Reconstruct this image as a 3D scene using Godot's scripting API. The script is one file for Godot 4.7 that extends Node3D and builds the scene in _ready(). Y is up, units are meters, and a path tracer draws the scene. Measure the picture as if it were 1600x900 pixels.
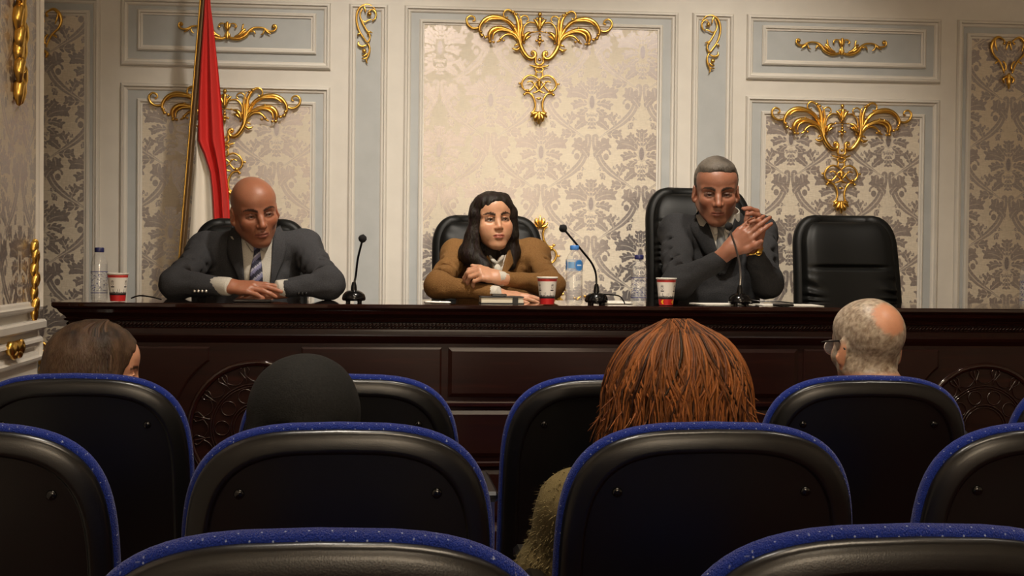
extends Node3D
# A conference room: panelists behind a mahogany podium, seen from the audience seats.

const F_PX := 2250.0                 # focal length in pixels of the 1600x900 frame
const CAM_POS := Vector3(0, 1.18, 0)
const Z_WALL := -6.4                 # face of the panelled back wall
const Z_DESK := -4.62                # front edge of the podium top
const Y_DESK := 1.025                # podium top
const Y_DAIS := 0.2                  # platform the panel sits on
const UP := Vector3(0, 1, 0)

var cam: Camera3D
var M := {}                          # materials by name
var used := {}                       # names already taken at top level

# ------------------------------------------------------------------ meshes
class MB:
	var v := PackedVector3Array()
	var n := PackedVector3Array()
	var c := PackedColorArray()
	var uv := PackedVector2Array()
	var ix := PackedInt32Array()
	var col := Color(1, 1, 1)

	func add(p: Vector3, nn: Vector3, t := Vector2.ZERO) -> int:
		v.append(p); n.append(nn); c.append(col); uv.append(t)
		return v.size() - 1

	# flat polygon, turned so that its normal follows the hint
	func face(pts: Array, hint: Vector3, uvs: Array = []) -> void:
		var nn := Vector3.ZERO
		for i in pts.size():
			var p: Vector3 = pts[i]
			var q: Vector3 = pts[(i + 1) % pts.size()]
			nn += p.cross(q)
		nn = nn.normalized()
		var rev := nn.dot(hint) < 0
		if rev: nn = -nn
		var b := v.size()
		for i in pts.size():
			add(pts[i], nn, uvs[i] if uvs.size() > i else Vector2.ZERO)
		for i in range(1, pts.size() - 1):
			if rev: ix.append_array([b, b + i, b + i + 1])
			else: ix.append_array([b, b + i + 1, b + i])

	# rows of points joined into a smooth sheet; flip turns it inside out
	func sheet(rows: Array, close_u := false, close_v := false, flip := false, uvs: Array = [], cols: Array = []) -> void:
		var nr := rows.size()
		var nc: int = rows[0].size()
		var b := v.size()
		for r in nr:
			for k in nc:
				if cols: col = cols[r][k]
				add(rows[r][k], Vector3.ZERO, uvs[r][k] if uvs else Vector2(float(k) / maxi(nc - 1, 1), float(r) / maxi(nr - 1, 1)))
		for r in (nr if close_v else nr - 1):
			for k in (nc if close_u else nc - 1):
				var i0 := b + r * nc + k
				var i1 := b + r * nc + (k + 1) % nc
				var j0 := b + ((r + 1) % nr) * nc + k
				var j1 := b + ((r + 1) % nr) * nc + (k + 1) % nc
				if flip:
					tri(i0, j1, i1); tri(i0, j0, j1)
				else:
					tri(i0, i1, j1); tri(i0, j1, j0)
		for i in range(b, v.size()):
			n[i] = n[i].normalized()

	# counter-clockwise seen from outside; adds to the vertex normals
	func tri(a: int, b: int, d: int) -> void:
		var nn := (v[b] - v[a]).cross(v[d] - v[a])
		n[a] += nn; n[b] += nn; n[d] += nn
		ix.append_array([a, d, b])

	func box(lo: Vector3, hi: Vector3, e := 0.0) -> void:
		var m := (lo + hi) / 2
		var h := (hi - lo) / 2
		e = minf(e, minf(h.x, minf(h.y, h.z)) * 0.9)
		var sg := [-1.0, 1.0]
		for ax in 3:
			var a1 := (ax + 1) % 3
			var a2 := (ax + 2) % 3
			for s in sg:
				var pts := []
				for q in [[-1, -1], [1, -1], [1, 1], [-1, 1]]:
					var p := Vector3.ZERO
					p[ax] = s * h[ax]; p[a1] = q[0] * (h[a1] - e); p[a2] = q[1] * (h[a2] - e)
					pts.append(m + p)
				var hint := Vector3.ZERO
				hint[ax] = s
				face(pts, hint)
				if e > 0:
					for t in sg:      # the chamfer between face ax/s and face a1/t
						var pl := []
						for w in [[0, -1], [0, 1], [1, 1], [1, -1]]:
							var p := Vector3.ZERO
							p[ax] = s * (h[ax] - (e if w[0] else 0.0)); p[a1] = t * (h[a1] - (0.0 if w[0] else e)); p[a2] = w[1] * (h[a2] - e)
							pl.append(m + p)
						var hh := Vector3.ZERO
						hh[ax] = s; hh[a1] = t
						face(pl, hh)
		if e > 0:
			for sx in sg:
				for sy in sg:
					for sz in sg:
						var s3 := Vector3(sx, sy, sz)
						face([m + s3 * Vector3(h.x, h.y - e, h.z - e), m + s3 * Vector3(h.x - e, h.y, h.z - e), m + s3 * Vector3(h.x - e, h.y - e, h.z)], s3)

	# round tube through points with a radius at each; flat squashes it along z
	func tube(pts: Array, rad: Array, seg := 8, squash := 1.0, cap := true) -> void:
		var rows := []
		var np := pts.size()
		var up := Vector3(0, 0, 1)
		var side := Vector3.ZERO
		for i in np:
			var d: Vector3 = (pts[mini(i + 1, np - 1)] - pts[maxi(i - 1, 0)])
			if d.length() < 1e-9: d = Vector3(0, 1, 0)
			d = d.normalized()
			if i == 0:
				if absf(d.dot(up)) > 0.95: up = Vector3(1, 0, 0)
				side = d.cross(up).normalized()
			else:
				side = (side - d * side.dot(d)).normalized()
			var o := d.cross(side).normalized()
			var ring := []
			for k in seg:
				var a := TAU * k / seg
				var off := side * cos(a) * float(rad[i]) + o * sin(a) * float(rad[i])
				off.z *= squash
				ring.append(pts[i] + off)
			rows.append(ring)
		if cap:
			var r0 := []
			var r1 := []
			var e0: Vector3 = (pts[0] - pts[1]).normalized() * float(rad[0]) * 0.6
			var e1: Vector3 = (pts[np - 1] - pts[np - 2]).normalized() * float(rad[np - 1]) * 0.6
			for k in seg:
				r0.append(pts[0] + e0 + (rows[0][k] - pts[0]) * 0.05)
				r1.append(pts[np - 1] + e1 + (rows[np - 1][k] - pts[np - 1]) * 0.05)
			rows.push_front(r0); rows.append(r1)
		sheet(rows, true)

	# profile of (radius, height) turned round a vertical axis; sharp corners stay sharp
	func lathe(prof: Array, seg := 24, at := Vector3.ZERO, wrap_u := 1.0) -> void:
		for i in prof.size() - 1:
			var p: Vector2 = prof[i]
			var q: Vector2 = prof[i + 1]
			if p.distance_to(q) < 1e-7: continue
			var nrm := [seg_n(p, q), seg_n(p, q)]
			if i > 0 and seg_n(prof[i - 1], p).dot(seg_n(p, q)) > 0.6: nrm[0] = (seg_n(prof[i - 1], p) + seg_n(p, q)).normalized()
			if i < prof.size() - 2 and seg_n(q, prof[i + 2]).dot(seg_n(p, q)) > 0.6: nrm[1] = (seg_n(q, prof[i + 2]) + seg_n(p, q)).normalized()
			var b := v.size()
			for k in seg + 1:
				var a := TAU * k / seg
				var dx := Vector3(sin(a), 0, cos(a))
				for e in 2:
					var pt: Vector2 = p if e == 0 else q
					add(at + dx * pt.x + Vector3(0, pt.y, 0), (dx * nrm[e].x + Vector3(0, nrm[e].y, 0)).normalized(), Vector2(wrap_u * k / seg, float(i + e) / (prof.size() - 1)))
			for k in seg:
				var i0 := b + 2 * k
				ix.append_array([i0, i0 + 3, i0 + 2, i0, i0 + 1, i0 + 3])

	static func seg_n(p: Vector2, q: Vector2) -> Vector2:
		var d := q - p
		return Vector2(d.y, -d.x).normalized()

	func ball(at: Vector3, r: Vector3, seg := 10, rings := 6, turn := Basis.IDENTITY) -> void:
		var rows := []
		for i in rings + 1:
			var t := PI * i / rings
			var ring := []
			for k in seg:
				var a := TAU * k / seg
				ring.append(at + turn * (Vector3(sin(t) * sin(a), -cos(t), sin(t) * cos(a)) * r))
			rows.append(ring)
		sheet(rows, true)

	func mesh(use_col := false) -> ArrayMesh:
		var arr := []
		arr.resize(Mesh.ARRAY_MAX)
		arr[Mesh.ARRAY_VERTEX] = v
		arr[Mesh.ARRAY_NORMAL] = n
		arr[Mesh.ARRAY_TEX_UV] = uv
		if use_col: arr[Mesh.ARRAY_COLOR] = c
		arr[Mesh.ARRAY_INDEX] = ix
		var m := ArrayMesh.new()
		m.add_surface_from_arrays(Mesh.PRIMITIVE_TRIANGLES, arr)
		return m

# ------------------------------------------------------------------ signed distance figures
class Prim:
	var t := 0
	var a := Vector3.ZERO
	var b := Vector3.ZERO
	var ra := 0.0
	var rb := 0.0
	var k := 0.0
	var sub := false
	var col := Color(1, 1, 1)
	var inv := Basis.IDENTITY
	var bc := Vector3.ZERO
	var br := 0.0
	func d(p: Vector3) -> float:
		if t == 0:
			var ab := b - a
			var h := clampf((p - a).dot(ab) / maxf(ab.length_squared(), 1e-9), 0.0, 1.0)
			return (p - a - ab * h).length() - lerpf(ra, rb, h)
		var q := inv * (p - a)
		if t == 1:
			var k0 := (q / b).length()
			var k1 := (q / (b * b)).length()
			return k0 * (k0 - 1.0) / maxf(k1, 1e-6)
		q = q.abs() - b
		return Vector3(maxf(q.x, 0), maxf(q.y, 0), maxf(q.z, 0)).length() + minf(maxf(q.x, maxf(q.y, q.z)), 0.0) - ra

class Painter:
	func at(_p: Vector3) -> Color:
		return Color.WHITE

class Sdf:
	var ps: Array[Prim] = []
	var noise: FastNoiseLite = null
	var amp := 0.0
	var stretch := Vector3.ONE
	var X := Transform3D.IDENTITY     # frame new shapes are given in
	var sc := 1.0

	func cap(p: Vector3, q: Vector3, r: float, r2: float, k := 0.02, col := Color.WHITE, sub := false) -> void:
		var z := Prim.new()
		z.a = X * (p * sc); z.b = X * (q * sc); z.ra = r * sc; z.rb = r2 * sc; z.k = k * sc; z.col = col; z.sub = sub
		z.bc = (z.a + z.b) / 2; z.br = z.a.distance_to(z.b) / 2 + maxf(z.ra, z.rb)
		ps.append(z)
	func chain(pts: Array, rad: Array, k := 0.02, col := Color.WHITE, sub := false) -> void:
		for i in pts.size() - 1:
			cap(pts[i], pts[i + 1], rad[i], rad[i + 1], k, col, sub)
	func ell(p: Vector3, r: Vector3, k := 0.02, col := Color.WHITE, sub := false, turn := Basis.IDENTITY) -> void:
		var z := Prim.new()
		z.t = 1; z.a = X * (p * sc); z.b = r * sc; z.k = k * sc; z.col = col; z.sub = sub
		z.inv = (X.basis.orthonormalized() * turn).inverse(); z.bc = z.a; z.br = maxf(r.x, maxf(r.y, r.z)) * sc
		ps.append(z)
	func blk(p: Vector3, h: Vector3, r: float, k := 0.02, col := Color.WHITE, sub := false, turn := Basis.IDENTITY) -> void:
		var z := Prim.new()
		z.t = 2; z.a = X * (p * sc); z.b = h * sc; z.ra = r * sc; z.k = k * sc; z.col = col; z.sub = sub
		z.inv = (X.basis.orthonormalized() * turn).inverse(); z.bc = z.a; z.br = (h.length() + r) * sc
		ps.append(z)

	func f(p: Vector3, list: Array[Prim]) -> float:
		var v := 1000.0
		for q in list:
			var e := q.d(p)
			if q.sub:
				e = -e
				var h := maxf(q.k - absf(v - e), 0.0)
				v = maxf(v, e) + (h * h / (4.0 * q.k) if q.k > 0 else 0.0)
			else:
				var h := maxf(q.k - absf(v - e), 0.0)
				v = minf(v, e) - (h * h / (4.0 * q.k) if q.k > 0 else 0.0)
		if amp > 0.0: v += amp * noise.get_noise_3dv(p * stretch)
		return v

	# height of the surface towards +z over (x, y); start is in front of it
	func front(x: float, y: float, start: float, back: float) -> float:
		var z := start
		while z > back:
			var e := f(Vector3(x, y, z), ps)
			if e < 0.0008: return z
			z -= maxf(e * 0.7, 0.0008)
		return back

	func to_mesh(mb: MB, cell: float, org := Vector3.ZERO, paint: Painter = null) -> void:
		const B := 5
		var lo := Vector3(1e9, 1e9, 1e9)
		var hi := -lo
		for q in ps:
			if q.sub: continue
			var r := Vector3.ONE * (q.br + cell * 3 + amp)
			lo = lo.min(q.bc - r); hi = hi.max(q.bc + r)
		var nb := Vector3i(((hi - lo) / (cell * B)).ceil()) + Vector3i.ONE
		var nx := nb.x * B
		var ny := nb.y * B
		var nz := nb.z * B
		var g := PackedFloat32Array()
		g.resize(nx * ny * nz)
		g.fill(1e9)
		var blocks := []
		var rad := cell * B * 0.87
		for bz in nb.z:
			for by in nb.y:
				for bx in nb.x:
					var c := lo + Vector3(bx + 0.5, by + 0.5, bz + 0.5) * cell * B
					var act: Array[Prim] = []
					var any := false
					for q in ps:
						if c.distance_to(q.bc) - q.br < rad * 1.3 + q.k + amp:
							act.append(q)
							if not q.sub: any = true
					if not any: continue
					var fc := f(c, act)
					if absf(fc) > rad * 1.9 + amp + cell: continue
					blocks.append([bx * B, by * B, bz * B, act])
					for dz in B:
						for dy in B:
							var i := (bz * B + dz) * nx * ny + (by * B + dy) * nx + bx * B
							var p := lo + Vector3(bx * B, by * B + dy, bz * B + dz) * cell
							for dx in B:
								g[i + dx] = f(p, act)
								p.x += cell
		var ids := {}
		var base := mb.v.size()
		var off := [0, 1, nx, nx + 1, nx * ny, nx * ny + 1, nx * ny + nx, nx * ny + nx + 1]
		var ed := [[0, 1], [2, 3], [4, 5], [6, 7], [0, 2], [1, 3], [4, 6], [5, 7], [0, 4], [1, 5], [2, 6], [3, 7]]
		for bl in blocks:
			var act: Array[Prim] = bl[3]
			for dz in B:
				if bl[2] + dz >= nz - 1: continue
				for dy in B:
					if bl[1] + dy >= ny - 1: continue
					for dx in B:
						if bl[0] + dx >= nx - 1: continue
						var i: int = (bl[2] + dz) * nx * ny + (bl[1] + dy) * nx + bl[0] + dx
						var s := 0
						var bad := false
						for o in 8:
							var val := g[i + off[o]]
							if val > 1e8: bad = true; break
							if val < 0: s += 1
						if bad or s == 0 or s == 8: continue
						var sum := Vector3.ZERO
						var cnt := 0
						for e in ed:
							var va := g[i + off[e[0]]]
							var vb := g[i + off[e[1]]]
							if (va < 0) != (vb < 0):
								var h := va / (va - vb)
								var pa := Vector3(e[0] & 1, (e[0] >> 1) & 1, e[0] >> 2)
								var pb := Vector3(e[1] & 1, (e[1] >> 1) & 1, e[1] >> 2)
								sum += pa.lerp(pb, h)
								cnt += 1
						var p := lo + (Vector3(bl[0] + dx, bl[1] + dy, bl[2] + dz) + sum / cnt) * cell
						if paint:
							mb.col = paint.at(p)
						else:
							var best := 1e9
							for q in act:
								if q.sub: continue
								var e2 := q.d(p)
								if e2 < best: best = e2; mb.col = q.col
						ids[i] = mb.add(p - org, Vector3.ZERO)
		for i in ids:
			var v0 := g[i]
			var sy := nx
			var sz := nx * ny
			for ax in 3:
				var st: int = [1, sy, sz][ax]
				var u: int = [sy, sz, 1][ax]
				var w: int = [sz, 1, sy][ax]
				var v1 := g[i + st]
				if v1 > 1e8 or (v0 < 0) == (v1 < 0): continue
				var a = ids.get(i)
				var b2 = ids.get(i - u)
				var c2 = ids.get(i - u - w)
				var d2 = ids.get(i - w)
				if a == null or b2 == null or c2 == null or d2 == null: continue
				if v0 < 0:
					mb.tri(a, b2, c2); mb.tri(a, c2, d2)
				else:
					mb.tri(a, c2, b2); mb.tri(a, d2, c2)
		for i in range(base, mb.v.size()):
			mb.n[i] = mb.n[i].normalized()

# ------------------------------------------------------------------ nodes
func numbered(called: String) -> String:
	if not used.has(called):
		used[called] = 0
		return called
	used[called] += 1
	return "%s_%03d" % [called, used[called]]

func thing(called: String, label: String, category: String, at: Vector3, group := "") -> Node3D:
	var o := Node3D.new()
	o.name = numbered(called)
	add_child(o)
	o.position = at
	o.set_meta("label", label); o.set_meta("category", category)
	if group: o.set_meta("group", group)
	return o

func part(called: String, mb: MB, mat: Material, parent: Node, cols := false) -> MeshInstance3D:
	var o := MeshInstance3D.new()
	o.name = called
	o.mesh = mb.mesh(cols)
	o.material_override = mat
	o.cast_shadow = GeometryInstance3D.SHADOW_CASTING_SETTING_ON
	parent.add_child(o, true)
	return o

func solo(called: String, mb: MB, mat: Material, label: String, category: String, at: Vector3, group := "", cols := false) -> MeshInstance3D:
	var o := part(numbered(called), mb, mat, self, cols)
	o.position = at
	o.set_meta("label", label); o.set_meta("category", category)
	if group: o.set_meta("group", group)
	return o

func structure(called: String, mb: MB, mat: Material) -> MeshInstance3D:
	var o := part(called, mb, mat, self)
	o.set_meta("kind", "structure")
	return o

# ------------------------------------------------------------------ pixels to places
func ray(px: float, py: float) -> Vector3:
	return cam.basis * Vector3((px - 800.0) / F_PX, (450.0 - py) / F_PX, -1)

func wp(px: float, py: float, z: float) -> Vector3:      # on the plane at depth z
	var d := ray(px, py)
	return CAM_POS + d * ((z - CAM_POS.z) / d.z)

func tp(px: float, z: float) -> Vector3:                  # on the podium top, under that column
	var p := wp(px, 450, z)
	return Vector3(p.x, Y_DESK, z)

func rectw(x0: float, y0: float, x1: float, y1: float, z := Z_WALL) -> Rect2:   # pixel box to wall metres (y up)
	var mx := (x0 + x1) / 2
	var my := (y0 + y1) / 2
	var l := wp(x0, my, z).x
	var r := wp(x1, my, z).x
	var t := wp(mx, y0, z).y
	var b := wp(mx, y1, z).y
	return Rect2(l, b, r - l, t - b)

func smooth(pts: Array, per := 5) -> Array:               # Catmull-Rom through points of any vector type
	var out := []
	for i in pts.size() - 1:
		var p0 = pts[maxi(i - 1, 0)]
		var p1 = pts[i]
		var p2 = pts[i + 1]
		var p3 = pts[mini(i + 2, pts.size() - 1)]
		for k in per:
			var t := float(k) / per
			out.append(0.5 * ((2.0 * p1) + (p2 - p0) * t + (2.0 * p0 - 5.0 * p1 + 4.0 * p2 - p3) * t * t + (3.0 * p1 - p0 - 3.0 * p2 + p3) * t * t * t))
	out.append(pts[-1])
	return out

func srgb(r: int, g: int, b: int) -> Color:
	return Color(r / 255.0, g / 255.0, b / 255.0)

func lin(r: int, g: int, b: int) -> Color:                # vertex colours are linear
	return srgb(r, g, b).srgb_to_linear()

# ------------------------------------------------------------------ materials
func mat(called: String, col: Color, rough: float, metal := 0.0, spec := 0.5) -> StandardMaterial3D:
	var m := StandardMaterial3D.new()
	m.resource_name = called
	m.albedo_color = col
	m.roughness = rough
	m.metallic = metal
	m.metallic_specular = spec
	M[called] = m
	return m

func noise_image(size: Vector2i, sd: int, freq: float, oct := 4) -> Image:
	var fn := FastNoiseLite.new()
	fn.seed = sd
	fn.frequency = freq
	fn.fractal_octaves = oct
	var im := fn.get_seamless_image(size.x, size.y)
	im.convert(Image.FORMAT_RGB8)
	return im

func bump_tex(size: Vector2i, sd: int, freq: float, strength: float, oct := 4) -> ImageTexture:
	var im := noise_image(size, sd, freq, oct)
	im.bump_map_to_normal_map(strength)
	return ImageTexture.create_from_image(im)

func tint_tex(size: Vector2i, sd: int, freq: float, lo: Color, hi: Color, oct := 4) -> ImageTexture:
	var im := noise_image(size, sd, freq, oct)
	for y in size.y:
		for x in size.x:
			im.set_pixel(x, y, lo.lerp(hi, im.get_pixel(x, y).r))
	return ImageTexture.create_from_image(im)

func tri(m: StandardMaterial3D, scale: Vector3, world := true) -> void:
	m.uv1_triplanar = true
	m.uv1_world_triplanar = world
	m.uv1_scale = scale

func cloth(called: String, col: Color, rough := 0.9, weave := 9.0, strength := 3.0) -> StandardMaterial3D:
	var m := mat(called, Color.WHITE, rough, 0.0, 0.3)
	m.albedo_texture = tint_tex(Vector2i(128, 128), 31, 0.15, col.darkened(0.16), col.lightened(0.07), 3)
	m.normal_enabled = true
	m.normal_texture = M["_weave"]
	m.normal_scale = 0.35
	tri(m, Vector3.ONE * weave, false)
	return m

# The damask print: an ogee trellis of leafy stems with a palmette in each eye (one half-drop repeat).
func damask() -> Array:
	var S := 512
	var mask := PackedByteArray()
	mask.resize(S * S)
	for drop in 2:
		var o := Vector2(0.5, 0.5) * drop
		for m in [-1.0, 1.0]:
			# twin stems that run from the node above out to the node at the side
			var path := smooth([V(0.036, 0.655), V(0.036, 0.60), V(0.052, 0.52), V(0.10, 0.41), V(0.175, 0.325), V(0.26, 0.26), V(0.36, 0.195), V(0.46, 0.13)], 14)
			for k in path.size():
				var t := float(k) / path.size()
				stamp_ellipse(mask, S, o + Vector2(m * path[k].x, path[k].y), 0, 0.033 * (1.0 - 0.85 * smoothstep(0.5, 1.0, t)), 0.033 * (1.0 - 0.85 * smoothstep(0.5, 1.0, t)), 180)
			for k in path.size():
				stamp_ellipse(mask, S, o + Vector2(m * path[k].x, path[k].y), 0, 0.0055, 0.0055, 50)
			for k in range(10, int(path.size() * 0.75), 4):
				stamp_ellipse(mask, S, o + Vector2(m * (path[k].x + 0.018), path[k].y + 0.012), 0, 0.006, 0.006, 235)
			for q in [[0.27, 0.265, 12, 0.12, 0.040, 3, 25], [0.33, 0.225, 38, 0.13, 0.042, 4, 20], [0.36, 0.190, 262, 0.14, 0.045, 3, 20], [0.395, 0.165, 205, 0.11, 0.038, 3, -30], [0.205, 0.335, 40, 0.07, 0.022, 2, 30]]:
				leaf(mask, S, o, m, q)
			# broad leaves clasping the node under the palmette
			for q in [[0.02, -0.50, 34, 0.17, 0.055, 4, 45], [0.03, -0.56, 16, 0.13, 0.040, 3, 40]]:
				leaf(mask, S, o, m, q)
			# palmette
			for q in [[0.012, 0.06, 4, 0.17, 0.036, 4, 0], [0.035, 0.075, 34, 0.135, 0.036, 4, 12], [0.04, 0.03, 42, 0.20, 0.056, 5, 62], [0.035, -0.02, 72, 0.15, 0.042, 4, 52], [0.03, -0.065, 104, 0.13, 0.036, 4, 55], [0.018, -0.11, 128, 0.12, 0.026, 3, -60], [0.008, -0.10, 176, 0.16, 0.026, 4, 0]]:
				leaf(mask, S, o, m, q)
			# sprigs under the arch, bud and hook beside the stem
			for q in [[0.055, 0.335, 70, 0.07, 0.022, 2, 30], [0.085, 0.315, 140, 0.06, 0.026, 2, 20], [0.13, 0.30, 190, 0.05, 0.020, 2, 0]]:
				leaf(mask, S, o, m, q)
			stamp_ellipse(mask, S, o + Vector2(m * 0.355, -0.035), 0, 0.027, 0.032, 200)
			for k in 22:
				var a := 0.3 + 3.0 * k / 22.0
				stamp_ellipse(mask, S, o + Vector2(m * (0.365 + 0.05 * cos(a)), -0.005 + 0.045 * sin(a)), 0, 0.011 * (0.4 + 0.03 * k), 0.011 * (0.4 + 0.03 * k), 190)
		stamp_ellipse(mask, S, o + Vector2(0, 0.0), 0, 0.040, 0.082, 60)
		stamp_ellipse(mask, S, o + Vector2(0, 0.0), 0, 0.024, 0.064, 255)
	var fn := FastNoiseLite.new()
	fn.seed = 5; fn.frequency = 0.06
	var alb := Image.create(S, S, false, Image.FORMAT_RGB8)
	var orm := Image.create(S, S, false, Image.FORMAT_RGB8)
	var ground := srgb(214, 203, 184)
	var motif := srgb(156, 150, 153)
	for y in S:
		for x in S:
			var k := mask[y * S + x] / 255.0
			var g := fn.get_noise_2d(x * 0.35, y * 3.0) * 0.05 + fn.get_noise_2d(x * 3.0 + 900.0, y * 0.3) * 0.03
			var c := ground.lerp(motif, minf(k, 1.0))
			alb.set_pixel(x, y, Color(c.r + g, c.g + g, c.b + g))
			orm.set_pixel(x, y, Color(1, lerpf(0.52, 0.33, minf(k * 1.2, 1.0)), lerpf(0.0, 0.8, minf(k * 1.2, 1.0))))
	return [alb, orm]

# an acanthus leaf: paired lobes along a bent midrib; q = [x, y, angle, length, half width, lobes, bend]
func leaf(mask: PackedByteArray, S: int, o: Vector2, m: float, q: Array) -> void:
	var p := Vector2(q[0], q[1])
	var n: int = q[5]
	var rib := []
	var steps := 24
	for k in steps + 1:
		var a := deg_to_rad(q[2] + q[6] * float(k) / steps)
		rib.append([p, a])
		p += Vector2(sin(a), cos(a)) * float(q[3]) / steps
	for k in n:
		var t := (k + 0.6) / n
		var r: Array = rib[int(t * steps)]
		var w: float = q[4] * (0.55 + 0.55 * sin(PI * t * 0.85))
		for sd in [-1.0, 1.0]:
			var a2: float = r[1] + sd * 0.72
			var c: Vector2 = r[0] + Vector2(sin(a2), cos(a2)) * w * 0.55
			stamp_ellipse(mask, S, o + Vector2(m * c.x, c.y), m * a2, w * 0.36, w * 0.80, 205)
	var e: Array = rib[steps - 3]
	stamp_ellipse(mask, S, o + Vector2(m * e[0].x, e[0].y), m * e[1], q[4] * 0.36, q[4] * 0.75, 205)
	for k in steps - 2:
		var c: Vector2 = rib[k][0]
		stamp_ellipse(mask, S, o + Vector2(m * c.x, c.y), 0, 0.0042, 0.0042, 90)

# an ellipse turned by a (0 = long axis ry upright)
func stamp_ellipse(mask: PackedByteArray, S: int, c: Vector2, a: float, rx: float, ry: float, tone: int) -> void:
	var r := maxf(rx, ry)
	var ca := cos(a)
	var sa := sin(a)
	for iy in range(int(floor((c.y - r) * S)), int(ceil((c.y + r) * S)) + 1):
		for ixx in range(int(floor((c.x - r) * S)), int(ceil((c.x + r) * S)) + 1):
			var dx := float(ixx) / S - c.x
			var dy := float(iy) / S - c.y
			var u := (dx * ca - dy * sa) / rx
			var v := (dx * sa + dy * ca) / ry
			if u * u + v * v <= 1.0:
				mask[posmod(S - 1 - iy, S) * S + posmod(ixx, S)] = tone

func make_materials() -> void:
	M["_weave"] = bump_tex(Vector2i(128, 128), 11, 0.35, 6.0, 2)
	var grain := bump_tex(Vector2i(256, 256), 12, 0.02, 2.0, 3)
	var m := mat("cream_paint", Color.WHITE, 0.5)
	m.albedo_texture = tint_tex(Vector2i(256, 256), 3, 0.02, srgb(212, 207, 198), srgb(220, 215, 206))
	tri(m, Vector3.ONE * 1.3)
	m = mat("grey_paint", Color.WHITE, 0.5)
	m.albedo_texture = tint_tex(Vector2i(256, 256), 4, 0.02, srgb(172, 175, 175), srgb(181, 184, 184))
	tri(m, Vector3.ONE * 1.3)
	var dm := damask()
	m = mat("damask_wallpaper", Color.WHITE, 1.0)
	m.albedo_texture = ImageTexture.create_from_image(dm[0])
	var orm := ImageTexture.create_from_image(dm[1])
	m.roughness_texture = orm
	m.roughness_texture_channel = BaseMaterial3D.TEXTURE_CHANNEL_GREEN
	m.metallic = 1.0
	m.metallic_texture = orm
	m.metallic_texture_channel = BaseMaterial3D.TEXTURE_CHANNEL_BLUE
	m = mat("gilt", srgb(240, 194, 98), 0.30, 1.0)
	m.normal_enabled = true; m.normal_texture = grain; m.normal_scale = 0.25
	tri(m, Vector3.ONE * 12.0, false)
	# mahogany, grain along x
	m = mat("mahogany", Color.WHITE, 0.34, 0.0, 0.25)
	var im := Image.create(512, 256, false, Image.FORMAT_RGB8)
	var fn := FastNoiseLite.new()
	fn.seed = 8; fn.frequency = 0.01; fn.fractal_octaves = 4
	for y in 256:
		for x in 512:
			var ax := TAU * x / 512.0
			var k := 0.5 + 0.5 * fn.get_noise_3d(cos(ax) * 40.0, sin(ax) * 40.0, y * 7.0)
			var st := 0.5 + 0.5 * sin(k * 18.0)
			im.set_pixel(x, y, srgb(25, 11, 8).lerp(srgb(49, 22, 15), clampf(0.65 * k + 0.35 * st * k, 0, 1)))
	m.albedo_texture = ImageTexture.create_from_image(im)
	m.clearcoat_enabled = true; m.clearcoat = 0.25; m.clearcoat_roughness = 0.15
	tri(m, Vector3(0.8, 2.2, 2.2))
	m = m.duplicate(); m.resource_name = "mahogany_top"; m.roughness = 0.1; m.clearcoat = 1.0; m.clearcoat_roughness = 0.04; M["mahogany_top"] = m
	m = mat("black_plastic", srgb(11, 11, 12), 0.3)
	m.normal_enabled = true; m.normal_texture = bump_tex(Vector2i(128, 128), 14, 0.2, 3.0, 2); m.normal_scale = 0.05
	tri(m, Vector3.ONE * 14.0, false)
	m = mat("black_gloss", srgb(10, 10, 11), 0.16)
	m = mat("black_leather", srgb(15, 15, 14), 0.46, 0.0, 0.3)
	m.normal_enabled = true; m.normal_texture = bump_tex(Vector2i(256, 256), 15, 0.12, 3.0, 3); m.normal_scale = 0.12
	tri(m, Vector3.ONE * 10.0, false)
	# blue upholstery with pale woven dots
	m = mat("blue_upholstery", Color.WHITE, 0.95, 0.0, 0.2)
	im = Image.create(256, 256, false, Image.FORMAT_RGB8)
	fn.frequency = 0.3
	for y in 256:
		for x in 256:
			var k := 0.5 + 0.5 * fn.get_noise_2d(x, y)
			im.set_pixel(x, y, srgb(13, 25, 82).lerp(srgb(28, 52, 148), k))
	for gy in 4:
		for gx in 4:
			var cx := gx * 64 + (32 if gy % 2 else 0) + 8
			for dy in range(-3, 4):
				for dx in range(-3, 4):
					if dx * dx + dy * dy <= 9: im.set_pixel(posmod(cx + dx, 256), gy * 64 + 20 + dy, srgb(160, 170, 200))
	m.albedo_texture = ImageTexture.create_from_image(im)
	m.normal_enabled = true; m.normal_texture = M["_weave"]; m.normal_scale = 0.8
	m.rim_enabled = true; m.rim = 0.3
	tri(m, Vector3.ONE * 11.0, false)
	mat("steel", srgb(205, 203, 198), 0.32, 1.0)
	mat("dark_steel", srgb(40, 40, 42), 0.3, 0.9)
	mat("pole_wood", srgb(92, 70, 44), 0.3, 0.35)
	cloth("suit_grey", srgb(58, 58, 61), 0.92, 9.0)
	cloth("suit_charcoal", srgb(44, 44, 46), 0.92, 9.0)
	cloth("jacket_tan", srgb(126, 88, 46), 0.8, 7.0)
	cloth("fleece_olive", srgb(112, 98, 62), 1.0, 16.0)
	cloth("shirt_white", srgb(214, 208, 196), 0.8, 12.0)
	cloth("hijab_black", srgb(20, 20, 19), 0.85, 7.0).normal_scale = 0.12
	cloth("dark_cloth", srgb(34, 34, 38), 0.9, 7.0)
	cloth("trousers", srgb(40, 40, 44), 0.9, 7.0)
	m = mat("skin", Color.WHITE, 0.43)
	m.vertex_color_use_as_albedo = true
	m.subsurf_scatter_enabled = true; m.subsurf_scatter_strength = 0.12
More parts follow.
